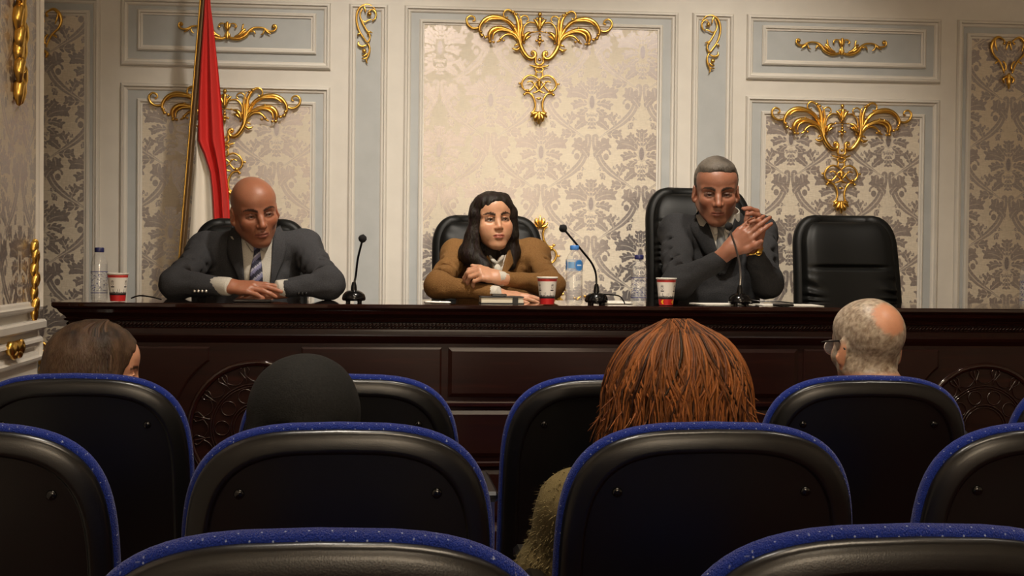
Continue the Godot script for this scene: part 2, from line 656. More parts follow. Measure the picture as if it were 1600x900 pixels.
	m.normal_enabled = true; m.normal_texture = bump_tex(Vector2i(128, 128), 17, 0.12, 3.0, 3); m.normal_scale = 0.15
	tri(m, Vector3.ONE * 16.0, false)
	m = mat("eye", Color.WHITE, 0.3); m.vertex_color_use_as_albedo = true
	m = mat("painted", Color.WHITE, 0.8); m.vertex_color_use_as_albedo = true
	var strands := bump_tex(Vector2i(256, 256), 18, 0.08, 5.0, 3)
	m = mat("hair", Color.WHITE, 0.55, 0.0, 0.35); m.vertex_color_use_as_albedo = true
	m.normal_enabled = true; m.normal_texture = strands; m.normal_scale = 0.7
	tri(m, Vector3(26, 1.6, 26), false)
	mat("paper", srgb(232, 228, 218), 0.8)
	mat("page_edge", srgb(222, 214, 194), 0.85)
	mat("black_cover", srgb(22, 21, 22), 0.5)
	mat("gold_watch", srgb(225, 180, 90), 0.2, 1.0)
	m = mat("clear_plastic", Color(0.92, 0.95, 0.97, 0.05), 0.05)
	m.transparency = BaseMaterial3D.TRANSPARENCY_ALPHA
	m = mat("lens_glass", Color(0.9, 0.95, 1.0, 0.2), 0.03)
	m.transparency = BaseMaterial3D.TRANSPARENCY_ALPHA
	m = mat("water", Color(0.9, 0.95, 1.0, 0.06), 0.03)
	m.transparency = BaseMaterial3D.TRANSPARENCY_ALPHA
	mat("cap_navy", srgb(40, 42, 92), 0.4)
	mat("cap_blue", srgb(70, 130, 205), 0.4)
	m = mat("carpet", Color.WHITE, 1.0, 0.0, 0.1)
	m.albedo_texture = tint_tex(Vector2i(256, 256), 21, 0.05, srgb(60, 26, 24), srgb(84, 36, 32))
	tri(m, Vector3.ONE * 2.0)
	m = mat("ceiling_paint", srgb(226, 220, 208), 0.8)
	m = mat("lamp_glow", srgb(255, 236, 205), 0.5)
	m.emission_enabled = true; m.emission = srgb(255, 224, 180); m.emission_energy_multiplier = 6.0

# ------------------------------------------------------------------ scene
func _ready() -> void:
	cam = Camera3D.new()
	cam.name = "camera"
	cam.fov = rad_to_deg(2.0 * atan(450.0 / F_PX))
	cam.near = 0.05
	cam.far = 60.0
	cam.basis = Basis(UP, deg_to_rad(-5.43)) * Basis(Vector3.RIGHT, -atan(48.0 / F_PX)) * Basis(Vector3.BACK, deg_to_rad(0.59))
	cam.position = CAM_POS
	add_child(cam)
	cam.current = true
	var we := WorldEnvironment.new()
	var env := Environment.new()
	env.background_mode = Environment.BG_COLOR
	env.background_color = Color(0.0, 0.0, 0.0)
	env.tonemap_mode = Environment.TONE_MAPPER_LINEAR
	env.tonemap_exposure = 1.75
	env.sdfgi_enabled = true
	env.ssao_enabled = true
	env.ssil_enabled = true
	we.environment = env
	add_child(we)
	make_materials()
	make_lamps()
	lit_window()
	make_room()
	make_back_wall()
	make_left_wall()
	make_podium()
	make_flag()
	make_panel_chairs()
	make_audience_chairs()
	make_panelists()
	make_audience()
	make_table_things()

const CEIL := 3.25

func make_lamps() -> void:
	# recessed round downlights: [x, z, energy, cone degrees, tilt towards the wall, label tail]
	var spots := [
		[0.05, -4.3, 4.0, 32.0, 47.0, "washing the wall behind the woman in tan"],
		[1.45, -4.3, 4.0, 32.0, 47.0, "washing the wall behind the man in charcoal"],
		[0.6, -3.9, 4.4, 48.0, 22.0, "above the middle of the podium"],
		[-0.1, -2.9, 2.0, 50.0, 0.0, "above the blue seats near the side wall"],
		[2.0, -2.9, 1.4, 50.0, 0.0, "above the blue seats of the far aisle"],
	]
	for s in spots:
		var at := Vector3(s[0], CEIL, s[1])
		var t := thing("downlight", "round recessed ceiling downlight " + s[5], "downlight", at, "ceiling downlights")
		var mb := MB.new()
		mb.lathe([Vector2(0.062, -0.002), Vector2(0.062, -0.008), Vector2(0.085, -0.01), Vector2(0.09, 0.0)], 24)
		part("trim_ring", mb, M.steel, t)
		mb = MB.new()
		mb.lathe([Vector2(0.0, -0.004), Vector2(0.06, -0.004)], 24)
		part("lamp_lens", mb, M.lamp_glow, t)
		var l := SpotLight3D.new()
		l.name = "lamp_beam"
		l.light_color = srgb(255, 244, 228)
		l.light_energy = s[2]
		l.spot_angle = s[3]
		l.spot_angle_attenuation = 1.0
		l.spot_range = 14.0
		l.spot_attenuation = 2.0
		l.light_size = 0.07
		l.shadow_enabled = true
		t.add_child(l)
		l.position = Vector3(0, -0.02, 0)
		l.rotation_degrees = Vector3(-90 + s[4], 0, 0)
	# a broad diffused ceiling panel over the back of the room
	for s in [[0.6, 2.2, 0.9], [0.6, -1.6, 0.9]]:
		var t := thing("ceiling_light", "square diffused ceiling light panel " + ("behind the audience" if s[1] > 0 else "over the front seats"), "ceiling light", Vector3(s[0], CEIL, s[1]))
		var mb := MB.new()
		mb.box(Vector3(-0.62, -0.03, -0.32), Vector3(0.62, 0.0, 0.32), 0.005)
		part("light_frame", mb, M.steel, t)
		mb = MB.new()
		mb.box(Vector3(-0.58, -0.034, -0.28), Vector3(0.58, -0.029, 0.28))
		part("light_diffuser", mb, M.lamp_glow, t)
		var l := AreaLight3D.new()
		l.name = "panel_glow"
		l.area_size = Vector2(1.15, 0.55)
		l.light_color = srgb(255, 244, 228)
		l.light_energy = s[2]
		l.shadow_enabled = true
		t.add_child(l)
		l.position = Vector3(0, -0.045, 0)
		l.rotation_degrees = Vector3(-90, 0, 0)

func lit_window() -> void:
	# tall glazed opening to a bright corridor in the rear wall, behind the camera; the wallpaper and gilding mirror it
	var c := Vector3(0.95, 1.72, Z_REAR - 0.02)
	var mb := MB.new()
	frame(mb, Rect2(-0.95, -0.8, 1.9, 1.6), [V(0, 0), V(0, 0.05), V(0.05, 0.06), V(0.07, 0.02), V(0.07, 0.0)])
	var w := structure("window_1", mb, M.cream_paint)
	w.position = c
	w.rotation.y = PI
	for k in 2:
		mb = MB.new()
		mb.box(Vector3(-0.88 + 0.89 * k, -0.73, 0.0), Vector3(-0.01 + 0.89 * k, 0.73, 0.01))
		part("window_pane", mb, M.lamp_glow, w)
	mb = MB.new()
	mb.box(Vector3(-0.012, -0.73, 0.0), Vector3(0.012, 0.73, 0.03))
	part("mullion", mb, M.cream_paint, w)
	var l := AreaLight3D.new()
	l.name = "window_glow"
	l.area_size = Vector2(1.7, 1.4)
	l.light_color = srgb(255, 244, 228)
	l.light_energy = 2.2
	l.shadow_enabled = true
	add_child(l)
	l.position = c + Vector3(0, 0, -0.05)

const X_LEFT := -1.0
const Z_LEFT_END := -4.4
const X_RIGHT := 4.6
const Z_REAR := 5.5

func make_room() -> void:
	var mb := MB.new()
	mb.box(Vector3(-2.4, -0.2, Z_WALL - 0.3), Vector3(X_RIGHT + 0.2, 0.0, Z_REAR + 0.2))
	structure("floor", mb, M.carpet)
	mb = MB.new()
	mb.box(Vector3(-2.4, CEIL, Z_WALL - 0.3), Vector3(X_RIGHT + 0.2, CEIL + 0.2, Z_REAR + 0.2))
	structure("ceiling", mb, M.ceiling_paint)
	mb = MB.new()
	mb.box(Vector3(X_RIGHT, 0, Z_WALL - 0.2), Vector3(X_RIGHT + 0.2, CEIL, Z_REAR + 0.2))
	structure("wall_right", mb, M.cream_paint)
	mb = MB.new()
	mb.box(Vector3(X_LEFT - 0.2, 0, Z_REAR), Vector3(X_RIGHT + 0.2, CEIL, Z_REAR + 0.2))
	structure("wall_rear", mb, M.cream_paint)
	mb = MB.new()
	mb.box(Vector3(-2.2, 0, Z_WALL - 0.2), Vector3(-2.0, CEIL, Z_LEFT_END + 0.2))
	structure("wall_recess", mb, M.cream_paint)
	mb = MB.new()
	mb.box(Vector3(-2.0, 0, Z_WALL), Vector3(X_RIGHT, Y_DAIS, -4.2), 0.01)
	structure("floor_platform", mb, M.carpet)

# moulding that runs round a rectangle in the xy plane; prof = [(distance inwards, height)]
func frame(mb: MB, r: Rect2, prof: Array, z := 0.0) -> void:
	for i in prof.size() - 1:
		var p: Vector2 = prof[i]
		var q: Vector2 = prof[i + 1]
		var a := [Vector3(r.position.x + p.x, r.position.y + p.x, z + p.y), Vector3(r.end.x - p.x, r.position.y + p.x, z + p.y), Vector3(r.end.x - p.x, r.end.y - p.x, z + p.y), Vector3(r.position.x + p.x, r.end.y - p.x, z + p.y)]
		var b := [Vector3(r.position.x + q.x, r.position.y + q.x, z + q.y), Vector3(r.end.x - q.x, r.position.y + q.x, z + q.y), Vector3(r.end.x - q.x, r.end.y - q.x, z + q.y), Vector3(r.position.x + q.x, r.end.y - q.x, z + q.y)]
		var dirs := [Vector3(0, 1, 0), Vector3(-1, 0, 0), Vector3(0, -1, 0), Vector3(1, 0, 0)]
		for k in 4:
			var w: Vector3 = Vector3(0, 0, maxf(q.x - p.x, 1e-4)) + dirs[k] * (p.y - q.y)
			mb.face([a[k], a[(k + 1) % 4], b[(k + 1) % 4], b[k]], w)

func paper_sheet(r: Rect2, z: float, phase := Vector2.ZERO) -> MB:
	var mb := MB.new()
	var P := 0.4545                         # one repeat of the print, metres
	var pts := []
	var uvs := []
	for q in [Vector2(0, 0), Vector2(1, 0), Vector2(1, 1), Vector2(0, 1)]:
		var w: Vector2 = r.position + r.size * q
		pts.append(Vector3(w.x, w.y, z))
		uvs.append(Vector2((w.x - phase.x) / P, -(w.y - phase.y) / P))
	mb.face(pts, Vector3(0, 0, 1), uvs)
	return mb

const BOLD := [Vector2(0, 0), Vector2(0, 0.012), Vector2(0.006, 0.02), Vector2(0.014, 0.022), Vector2(0.018, 0.012), Vector2(0.026, 0.010), Vector2(0.031, 0.004), Vector2(0.031, -0.004)]
const SLIM := [Vector2(0, -0.004), Vector2(0, 0.010), Vector2(0.006, 0.016), Vector2(0.013, 0.015), Vector2(0.016, 0.007), Vector2(0.023, 0.006), Vector2(0.023, -0.006)]

func panel_rect(r: Rect2, wall: Node, called: String, bottom_to := -1.0) -> void:
	var mb := MB.new()
	frame(mb, r, BOLD)
	part("panel_moulding", mb, M.cream_paint, wall)
	mb = MB.new()
	var i := r.grow(-0.03)
	mb.face([Vector3(i.position.x, i.position.y, 0.0025), Vector3(i.end.x, i.position.y, 0.0025), Vector3(i.end.x, i.end.y, 0.0025), Vector3(i.position.x, i.end.y, 0.0025)], Vector3(0, 0, 1))
	part(called, mb, M.grey_paint, wall)

func inner_rect(r: Rect2, wall: Node, papered: bool, phase := Vector2.ZERO) -> void:
	var mb := MB.new()
	frame(mb, r, SLIM, 0.0025)
	part("inner_moulding", mb, M.cream_paint, wall)
	if papered:
		part("wallpaper_panel", paper_sheet(r.grow(-0.022), 0.005, phase), M.damask_wallpaper, wall)

func wall_y(px: float, py: float) -> float:
	return wp(px, py, Z_WALL).y

func wall_x(px: float) -> float:
	return wp(px, 300, Z_WALL).x

func side_pt(px: float, py: float) -> Vector3:          # on the left side wall
	var d := ray(px, py)
	return CAM_POS + d * ((X_LEFT + 0.01 - CAM_POS.x) / d.x)

func box2(x0: float, x1: float, yt: float, yb: float) -> Rect2:
	return Rect2(x0, yb, x1 - x0, yt - yb)

func make_back_wall() -> void:
	var mb := MB.new()
	mb.box(Vector3(-2.2, 0, -0.2), Vector3(X_RIGHT + 0.2, CEIL, 0))
	var wall := structure("wall_back", mb, M.cream_paint)
	wall.position = Vector3(0, 0, Z_WALL)
	var low := 0.62       # foot of the tall panels, behind the podium
	var flower := wp(845, 238, Z_WALL)
	# heights shared by both halves, read at the middle of each run
	var y_top: float = (wall_y(840, 14) as float)
	var y_frieze_b: float = (wall_y(351, 104.5) + wall_y(1314, 128.5)) / 2
	var y_bay: float = (wall_y(352, 132) + wall_y(1313, 154)) / 2
	var y_bay_in: float = (wall_y(352, 155.5) + wall_y(1313, 177.5)) / 2
	var y_fi_t: float = (wall_y(352, 18) + wall_y(1314, 43)) / 2
	var y_fi_b: float = (wall_y(352, 81) + wall_y(1314, 105.5)) / 2
	var y_in: float = wall_y(842, 35)
	# bays: [x0, x1] in pixels
	var r: Rect2
	# centre
	panel_rect(box2(wall_x(629.5), wall_x(1056), y_top, low), wall, "painted_panel")
	inner_rect(box2(wall_x(653), wall_x(1032), y_in, low + 0.09), wall, true, Vector2(flower.x, flower.y))
	# slim pilaster panels
	panel_rect(box2(wall_x(543.5), wall_x(604), y_top, low), wall, "pilaster_panel")
	panel_rect(box2(wall_x(1078), wall_x(1142), y_top, low), wall, "pilaster_panel")
	# side bays with a frieze panel above
	for b in [[188.0, 515.0, 214.0, 492.5, 352.0], [1163.0, 1465.0, 1187.0, 1442.0, 1313.0]]:
		var x0: float = wall_x(b[0])
		var x1: float = wall_x(b[1])
		panel_rect(box2(x0, x1, y_top, y_frieze_b), wall, "frieze_panel")
		inner_rect(box2(wall_x(b[2]), wall_x(b[3]), y_fi_t, y_fi_b), wall, false)
		panel_rect(box2(x0, x1, y_bay, low), wall, "painted_panel")
		inner_rect(box2(wall_x(b[2]), wall_x(b[3]), y_bay_in, low + 0.09), wall, true, Vector2(wall_x(b[4]) + 0.22, flower.y + 0.08))
	# outer bays, running out of view
	panel_rect(box2(wall_x(1491.0), wall_x(1491.0) + 0.5, y_top, low), wall, "painted_panel")
	inner_rect(box2(wall_x(1506.0), wall_x(1491.0) + 0.43, y_in, low + 0.09), wall, true, Vector2(wall_x(1574.0), flower.y - 0.02))
	panel_rect(box2(wall_x(156.0) - 0.47, wall_x(156.0), y_top, low), wall, "painted_panel")
	inner_rect(box2(wall_x(156.0) - 0.42, wall_x(140.0), y_in, low + 0.09), wall, true, Vector2(wall_x(66.0), flower.y + 0.1))
	# gilt carvings
	var c0 := wp(843, 17.5, Z_WALL + 0.012)
	var big := [[c0, "gilt acanthus scroll carving above the woman's chair", false], [wp(352, 137.0, Z_WALL + 0.012), "gilt acanthus scroll carving partly behind the flag", false], [wp(1314.5, 160.5, Z_WALL + 0.012), "gilt acanthus scroll carving above the empty leather chair", false], [wp(841, 513, Z_WALL + 0.012), "upturned gilt scroll carving behind the woman's chair", true]]
	for b in big:
		crest(b[0], b[1], b[2])
	frieze_crest(wp(356, 48.5, Z_WALL + 0.006), "slender horizontal gilt scroll crossed by the flag pole")
	frieze_crest(wp(1313.5, 73.5, Z_WALL + 0.006), "slender horizontal gilt scroll in the frieze above the empty chair's bay")
	pilaster_crest(wp(572, 53, Z_WALL + 0.006), 1.0, "upright gilt leaf scroll on the pilaster beside the flag's bay")
	pilaster_crest(wp(1110, 69, Z_WALL + 0.006), -1.0, "upright gilt leaf scroll on the pilaster above the man in charcoal")
	heart_crest(wp(1574, 98, Z_WALL + 0.008), "heart-shaped gilt carving in the bay past the empty chair")
	heart_crest(wp(66, 56, Z_WALL + 0.008), "heart-shaped gilt carving half hidden by the papered side wall")
	foot_crest(wp(73, 560, Z_WALL + 0.008), "small gilt leaf stack low on the wall behind the podium end")

# a gilt stroke from points in carving units; u = metres per unit, c = the carving's middle in those units
func stroke(mb: MB, pts: Array, rad: Array, u: float, c: Vector2, mir := 1.0, z := 0.0, flip := 1.0, squash := 1.0) -> void:
	var p3 := []
	for i in pts.size():
		var q: Vector2 = pts[i]
		p3.append(Vector3((q.x - c.x) * u * mir, (c.y - q.y) * u * flip, z))
	var sm := smooth(p3, 4)
	var rr := []
	for i in sm.size():
		var t := float(i) / (sm.size() - 1) * (rad.size() - 1)
		var k := mini(int(t), rad.size() - 2)
		rr.append(lerpf(rad[k], rad[k + 1], t - k) * u)
	mb.tube(sm, rr, 8, squash)

func blob(mb: MB, x: float, y: float, rx: float, ry: float, u: float, c: Vector2, mir := 1.0, z := 0.0, flip := 1.0, turn := 0.0) -> void:
	mb.ball(Vector3((x - c.x) * u * mir, (c.y - y) * u * flip, z), Vector3(rx, ry, minf(rx, ry) * 0.9) * u, 8, 6, Basis(Vector3.BACK, turn * mir * flip))

func V(x: float, y: float) -> Vector2:
	return Vector2(x, y)

func crest(at: Vector3, label: String, upturned: bool) -> void:
	var t := thing("gilt_crest", label, "wall carving", at, "large gilt scroll crests on the wall panels")
	var u := 1.0 / 4.736 / 351.6
	var c := V(588, 45)
	var fl := -1.0 if upturned else 1.0
	for m in [1.0, -1.0]:
		var w := MB.new()
		# main stem from the bottom volute up to the top curl
		stroke(w, [V(541, 370), V(530, 362), V(536, 348), V(552, 350), V(560, 370), V(545, 396), V(512, 396), V(482, 368), V(456, 325), V(442, 280), V(432, 225), V(430, 170), V(420, 115), V(396, 72), V(360, 46), V(330, 54), V(318, 82), V(334, 104), V(352, 96)], [6, 9, 11, 13, 16, 18, 18, 16, 13, 9, 7, 6, 5], u, c, m, 0.014, fl)
		stroke(w, [V(452, 300), V(444, 230), V(452, 170), V(448, 115), V(432, 80)], [9, 10, 8, 6, 4], u, c, m, 0.02, fl)
		blob(w, 388, 62, 15, 11, u, c, m, 0.02, fl)
		blob(w, 412, 76, 13, 10, u, c, m, 0.02, fl)
		# long upper leaf, two ribs
		stroke(w, [V(440, 262), V(412, 200), V(370, 142), V(310, 108), V(240, 98), V(180, 122), V(146, 168), V(144, 212), V(164, 240)], [11, 13, 15, 17, 17, 15, 12, 9, 6], u, c, m, 0.016, fl)
		stroke(w, [V(400, 176), V(350, 128), V(290, 116), V(220, 120), V(178, 150)], [5, 8, 9, 8, 4], u, c, m, 0.024, fl)
		stroke(w, [V(168, 132), V(140, 178), V(92, 186), V(56, 158), V(48, 120), V(72, 96), V(102, 106), V(108, 126), V(92, 132)], [9, 10, 10, 10, 9, 8, 7, 6, 6], u, c, m, 0.012, fl)
		# lower leaf, two ribs
		stroke(w, [V(446, 290), V(410, 232), V(352, 196), V(290, 180), V(240, 194), V(214, 232), V(222, 276)], [10, 14, 15, 17, 18, 16, 8], u, c, m, 0.016, fl)
		stroke(w, [V(400, 226), V(340, 200), V(282, 202), V(246, 228), V(240, 270)], [5, 8, 9, 9, 5], u, c, m, 0.024, fl)
		stroke(w, [V(428, 268), V(390, 232), V(345, 226), V(312, 246), V(296, 270), V(272, 284)], [8, 10, 10, 9, 9, 5], u, c, m, 0.016, fl)
		for q in [[152, 214, 13], [162, 240, 15], [188, 252, 14], [222, 284, 14], [246, 286, 11], [300, 262, 13], [322, 272, 10], [262, 178, 10], [300, 168, 9]]:
			blob(w, q[0], q[1], q[2], q[2] * 0.85, u, c, m, 0.022, fl)
		# inner curls towards the middle
		stroke(w, [V(434, 150), V(446, 104), V(470, 84), V(496, 92), V(504, 114), V(490, 126)], [5, 6, 6, 6, 5, 5], u, c, m, 0.012, fl)
		stroke(w, [V(476, 290), V(462, 220), V(474, 162), V(510, 132), V(556, 136)], [8, 7, 6, 6, 6], u, c, m, 0.012, fl)
		stroke(w, [V(468, 276), V(480, 238), V(502, 214), V(530, 208)], [9, 17, 14, 4], u, c, m, 0.018, fl)
		stroke(w, [V(482, 262), V(506, 242), V(524, 236)], [6, 9, 3], u, c, m, 0.02, fl)
		stroke(w, [V(448, 316), V(418, 338), V(386, 326)], [7, 12, 4], u, c, m, 0.014, fl)
		stroke(w, [V(440, 296), V(416, 300), V(400, 312)], [6, 8, 3], u, c, m, 0.016, fl)
		part("scroll_wing", w, M.gilt, t)
	var f := MB.new()
	blob(f, 588, 74, 15, 18, u, c, 1, 0.018, fl)
	blob(f, 588, 104, 34, 9, u, c, 1, 0.02, fl)
	for m in [1.0, -1.0]:
		stroke(f, [V(588, 186), V(572, 150), V(556, 122), V(540, 112)], [8, 13, 12, 5], u, c, m, 0.018, fl)
		blob(f, 566, 268, 12, 9, u, c, m, 0.018, fl)
		blob(f, 540, 204, 9, 7, u, c, m, 0.014, fl)
		stroke(f, [V(588, 196), V(560, 202), V(540, 204)], [4, 4, 4], u, c, m, 0.012, fl)
	stroke(f, [V(588, 100), V(588, 190)], [16, 11], u, c, 1, 0.022, fl)
	for q in [[216, 9], [238, 12], [260, 15], [284, 12]]: blob(f, 588, q[0], q[1], q[1], u, c, 1, 0.02, fl)
	stroke(f, [V(588, 280), V(588, 312)], [9, 2], u, c, 1, 0.018, fl)
	part("centre_finial", f, M.gilt, t)
	var p := MB.new()
	for m in [1.0, -1.0]:
		stroke(p, [V(548, 352), V(562, 392), V(558, 424), V(572, 442), V(588, 446)], [7, 8, 8, 9, 9], u, c, m, 0.016, fl)
		stroke(p, [V(588, 466), V(550, 456), V(516, 446)], [10, 9, 4], u, c, m, 0.01, fl)
		stroke(p, [V(588, 500), V(566, 492), V(558, 474), V(572, 466)], [6, 6, 6, 5], u, c, m, 0.012, fl)
		stroke(p, [V(570, 490), V(562, 520), V(580, 548)], [6, 7, 5], u, c, m, 0.012, fl)
		stroke(p, [V(588, 552), V(556, 530), V(520, 522), V(482, 542), V(460, 584), V(472, 622), V(508, 640), V(544, 610), V(562, 578), V(588, 560)], [6, 7, 7, 8, 8, 8, 7, 7, 6, 6], u, c, m, 0.012, fl)
		stroke(p, [V(500, 574), V(530, 566), V(560, 600), V(600, 640), V(632, 652)], [5, 6, 6, 7, 6], u, c, m, 0.014, fl)
		stroke(p, [V(484, 652), V(522, 656), V(550, 690), V(562, 740), V(552, 784), V(530, 800)], [7, 8, 9, 8, 8, 6], u, c, m, 0.012, fl)
		blob(p, 444, 584, 11, 9, u, c, m, 0.014, fl)
		blob(p, 500, 636, 15, 12, u, c, m, 0.02, fl)
		blob(p, 480, 664, 12, 10, u, c, m, 0.014, fl)
		blob(p, 536, 572, 10, 9, u, c, m, 0.018, fl)
		stroke(p, [V(580, 796), V(548, 806), V(528, 832)], [10, 13, 4], u, c, m, 0.016, fl)
		stroke(p, [V(584, 800), V(560, 836), V(562, 862)], [10, 15, 6], u, c, m, 0.02, fl)
	blob(p, 588, 408, 13, 13, u, c, 1, 0.02, fl)
	blob(p, 588, 574, 20, 12, u, c, 1, 0.018, fl)
	stroke(p, [V(588, 566), V(588, 604), V(588, 628)], [12, 12, 3], u, c, 1, 0.018, fl)
	blob(p, 588, 692, 20, 10, u, c, 1, 0.014, fl)
	stroke(p, [V(588, 792), V(588, 840), V(588, 884)], [12, 18, 3], u, c, 1, 0.024, fl)
	part("pendant_drop", p, M.gilt, t)

func frieze_crest(at: Vector3, label: String) -> void:
	var t := thing("gilt_swag", label, "wall carving", at, "slender gilt swags in the frieze panels")
	var u := 1.0 / 8.42 / 351.6
	var c := V(792, 200)
	for m in [1.0, -1.0]:
		var w := MB.new()
		stroke(w, [V(790, 280), V(720, 300), V(640, 296), V(560, 252), V(520, 200), V(470, 160), V(400, 148), V(330, 158), V(270, 190), V(210, 190), V(172, 158), V(178, 120), V(206, 112), V(222, 132), V(206, 146)], [14, 20, 24, 26, 22, 14, 12, 12, 13, 14, 13, 12, 11, 10, 10], u, c, m, 0.01)
		stroke(w, [V(700, 280), V(640, 250), V(596, 200), V(560, 172)], [12, 20, 22, 8], u, c, m, 0.018)
		stroke(w, [V(640, 270), V(590, 232), V(548, 200)], [10, 16, 6], u, c, m, 0.022)
		stroke(w, [V(606, 196), V(600, 150), V(592, 112)], [12, 14, 10], u, c, m, 0.012)
		stroke(w, [V(330, 165), V(290, 200), V(240, 232)], [8, 14, 6], u, c, m, 0.014)
		stroke(w, [V(500, 210), V(460, 200), V(436, 236)], [10, 14, 8], u, c, m, 0.014)
		stroke(w, [V(320, 176), V(340, 226), V(372, 246)], [8, 12, 5], u, c, m, 0.014)
		blob(w, 206, 132, 24, 24, u, c, m, 0.014)
		part("scroll_wing", w, M.gilt, t)
	var f := MB.new()
	for m in [1.0, -1.0]:
		stroke(f, [V(792, 200), V(772, 150), V(756, 108)], [14, 22, 10], u, c, m, 0.016)
		stroke(f, [V(770, 120), V(728, 108), V(694, 118), V(680, 144), V(698, 160)], [8, 11, 12, 12, 10], u, c, m, 0.012)
		stroke(f, [V(792, 210), V(766, 260), V(772, 290)], [12, 16, 8], u, c, m, 0.014)
	stroke(f, [V(792, 96), V(792, 190)], [20, 16], u, c, 1, 0.022)
	stroke(f, [V(792, 206), V(792, 306)], [14, 22], u, c, 1, 0.02)
	part("centre_leaf", f, M.gilt, t)

func pilaster_crest(at: Vector3, mir: float, label: String) -> void:
	var t := thing("gilt_drop", label, "wall carving", at, "upright gilt scrolls on the pilasters")
	var u := 1.0 / 7.5 / 351.6
	var c := V(240, 430)
	var w := MB.new()
	stroke(w, [V(285, 205), V(262, 215), V(268, 180), V(310, 150), V(352, 190), V(346, 245), V(310, 285)], [14, 16, 8, 8, 11, 11, 8], u, c, mir, 0.012)
	blob(w, 278, 205, 26, 26, u, c, mir, 0.016)
	stroke(w, [V(352, 160), V(300, 108), V(230, 96), V(160, 140), V(130, 220), V(136, 320), V(168, 410), V(220, 490), V(256, 528), V(282, 490), V(280, 440), V(240, 380), V(196, 300), V(168, 220), V(196, 140)], [6, 9, 12, 13, 13, 13, 12, 11, 11, 11, 11, 11, 11, 9, 6], u, c, mir, 0.012)
	stroke(w, [V(210, 110), V(226, 150), V(230, 188)], [8, 11, 6], u, c, mir, 0.014)
	stroke(w, [V(190, 276), V(226, 298), V(262, 278), V(310, 264)], [5, 9, 10, 5], u, c, mir, 0.012)
	stroke(w, [V(260, 440), V(276, 412), V(312, 424)], [10, 15, 5], u, c, mir, 0.014)
	stroke(w, [V(176, 430), V(152, 440), V(140, 462)], [9, 13, 6], u, c, mir, 0.012)
	part("upper_scroll", w, M.gilt, t)
	w = MB.new()
	stroke(w, [V(250, 560), V(196, 580), V(152, 560), V(158, 522)], [9, 14, 14, 6], u, c, mir, 0.012)
	stroke(w, [V(262, 540), V(284, 600), V(272, 670), V(250, 720)], [10, 12, 13, 9], u, c, mir, 0.012)
	blob(w, 220, 634, 28, 26, u, c, mir, 0.018)
	stroke(w, [V(256, 660), V(220, 690), V(196, 684)], [10, 14, 6], u, c, mir, 0.014)
	stroke(w, [V(262, 700), V(222, 724), V(192, 718)], [8, 11, 4], u, c, mir, 0.012)
	stroke(w, [V(252, 710), V(246, 750), V(264, 776)], [9, 10, 3], u, c, mir, 0.012)
	part("lower_leaf", w, M.gilt, t)

func heart_crest(at: Vector3, label: String) -> void:
	var t := thing("gilt_heart", label, "wall carving", at, "heart-shaped gilt carvings in the outer bays")
	var u := 1.0 / 7.5 / 351.6
	var c := V(550, 440)
	for m in [1.0, -1.0]:
		var w := MB.new()
		stroke(w, [V(480, 215), V(500, 190), V(470, 160), V(410, 140), V(350, 200), V(336, 280), V(370, 360), V(430, 420), V(470, 490), V(500, 570)], [8, 10, 11, 18, 22, 18, 13, 12, 11, 9], u, c, m, 0.012)
		stroke(w, [V(366, 180), V(376, 250), V(396, 310)], [6, 12, 5], u, c, m, 0.022)
		stroke(w, [V(550, 190), V(530, 240), V(518, 290)], [12, 12, 6], u, c, m, 0.014)
		stroke(w, [V(480, 430), V(510, 470), V(516, 520), V(494, 540)], [12, 14, 13, 8], u, c, m, 0.016)
		stroke(w, [V(430, 430), V(400, 440), V(384, 460)], [8, 12, 6], u, c, m, 0.012)
		blob(w, 488, 216, 16, 16, u, c, m, 0.016)
		stroke(w, [V(545, 600), V(510, 620), V(484, 650), V(500, 690)], [12, 18, 18, 8], u, c, m, 0.014)
		part("scroll_half", w, M.gilt, t)
	var f := MB.new()
	stroke(f, [V(550, 580), V(550, 680), V(550, 768)], [18, 30, 4], u, c, 1, 0.02)
	part("leaf_tip", f, M.gilt, t)
	f = MB.new()
	blob(f, 550, 200, 26, 18, u, c, 1, 0.018)
	part("top_bead", f, M.gilt, t)

func foot_crest(at: Vector3, label: String) -> void:
	var t := thing("gilt_leaf_stack", label, "wall carving", at)
	var u := 1.0 / 351.6
	var c := V(0, 0)
	for m in [1.0, -1.0]:
		var w := MB.new()
		for k in 4:
			stroke(w, [V(0, -20 + k * 12), V(6, -24 + k * 12), V(9, -18 + k * 12), V(5, -12 + k * 12)], [2, 3, 3, 1.5], u, c, m, 0.01)
		part("leaf_column", w, M.gilt, t)

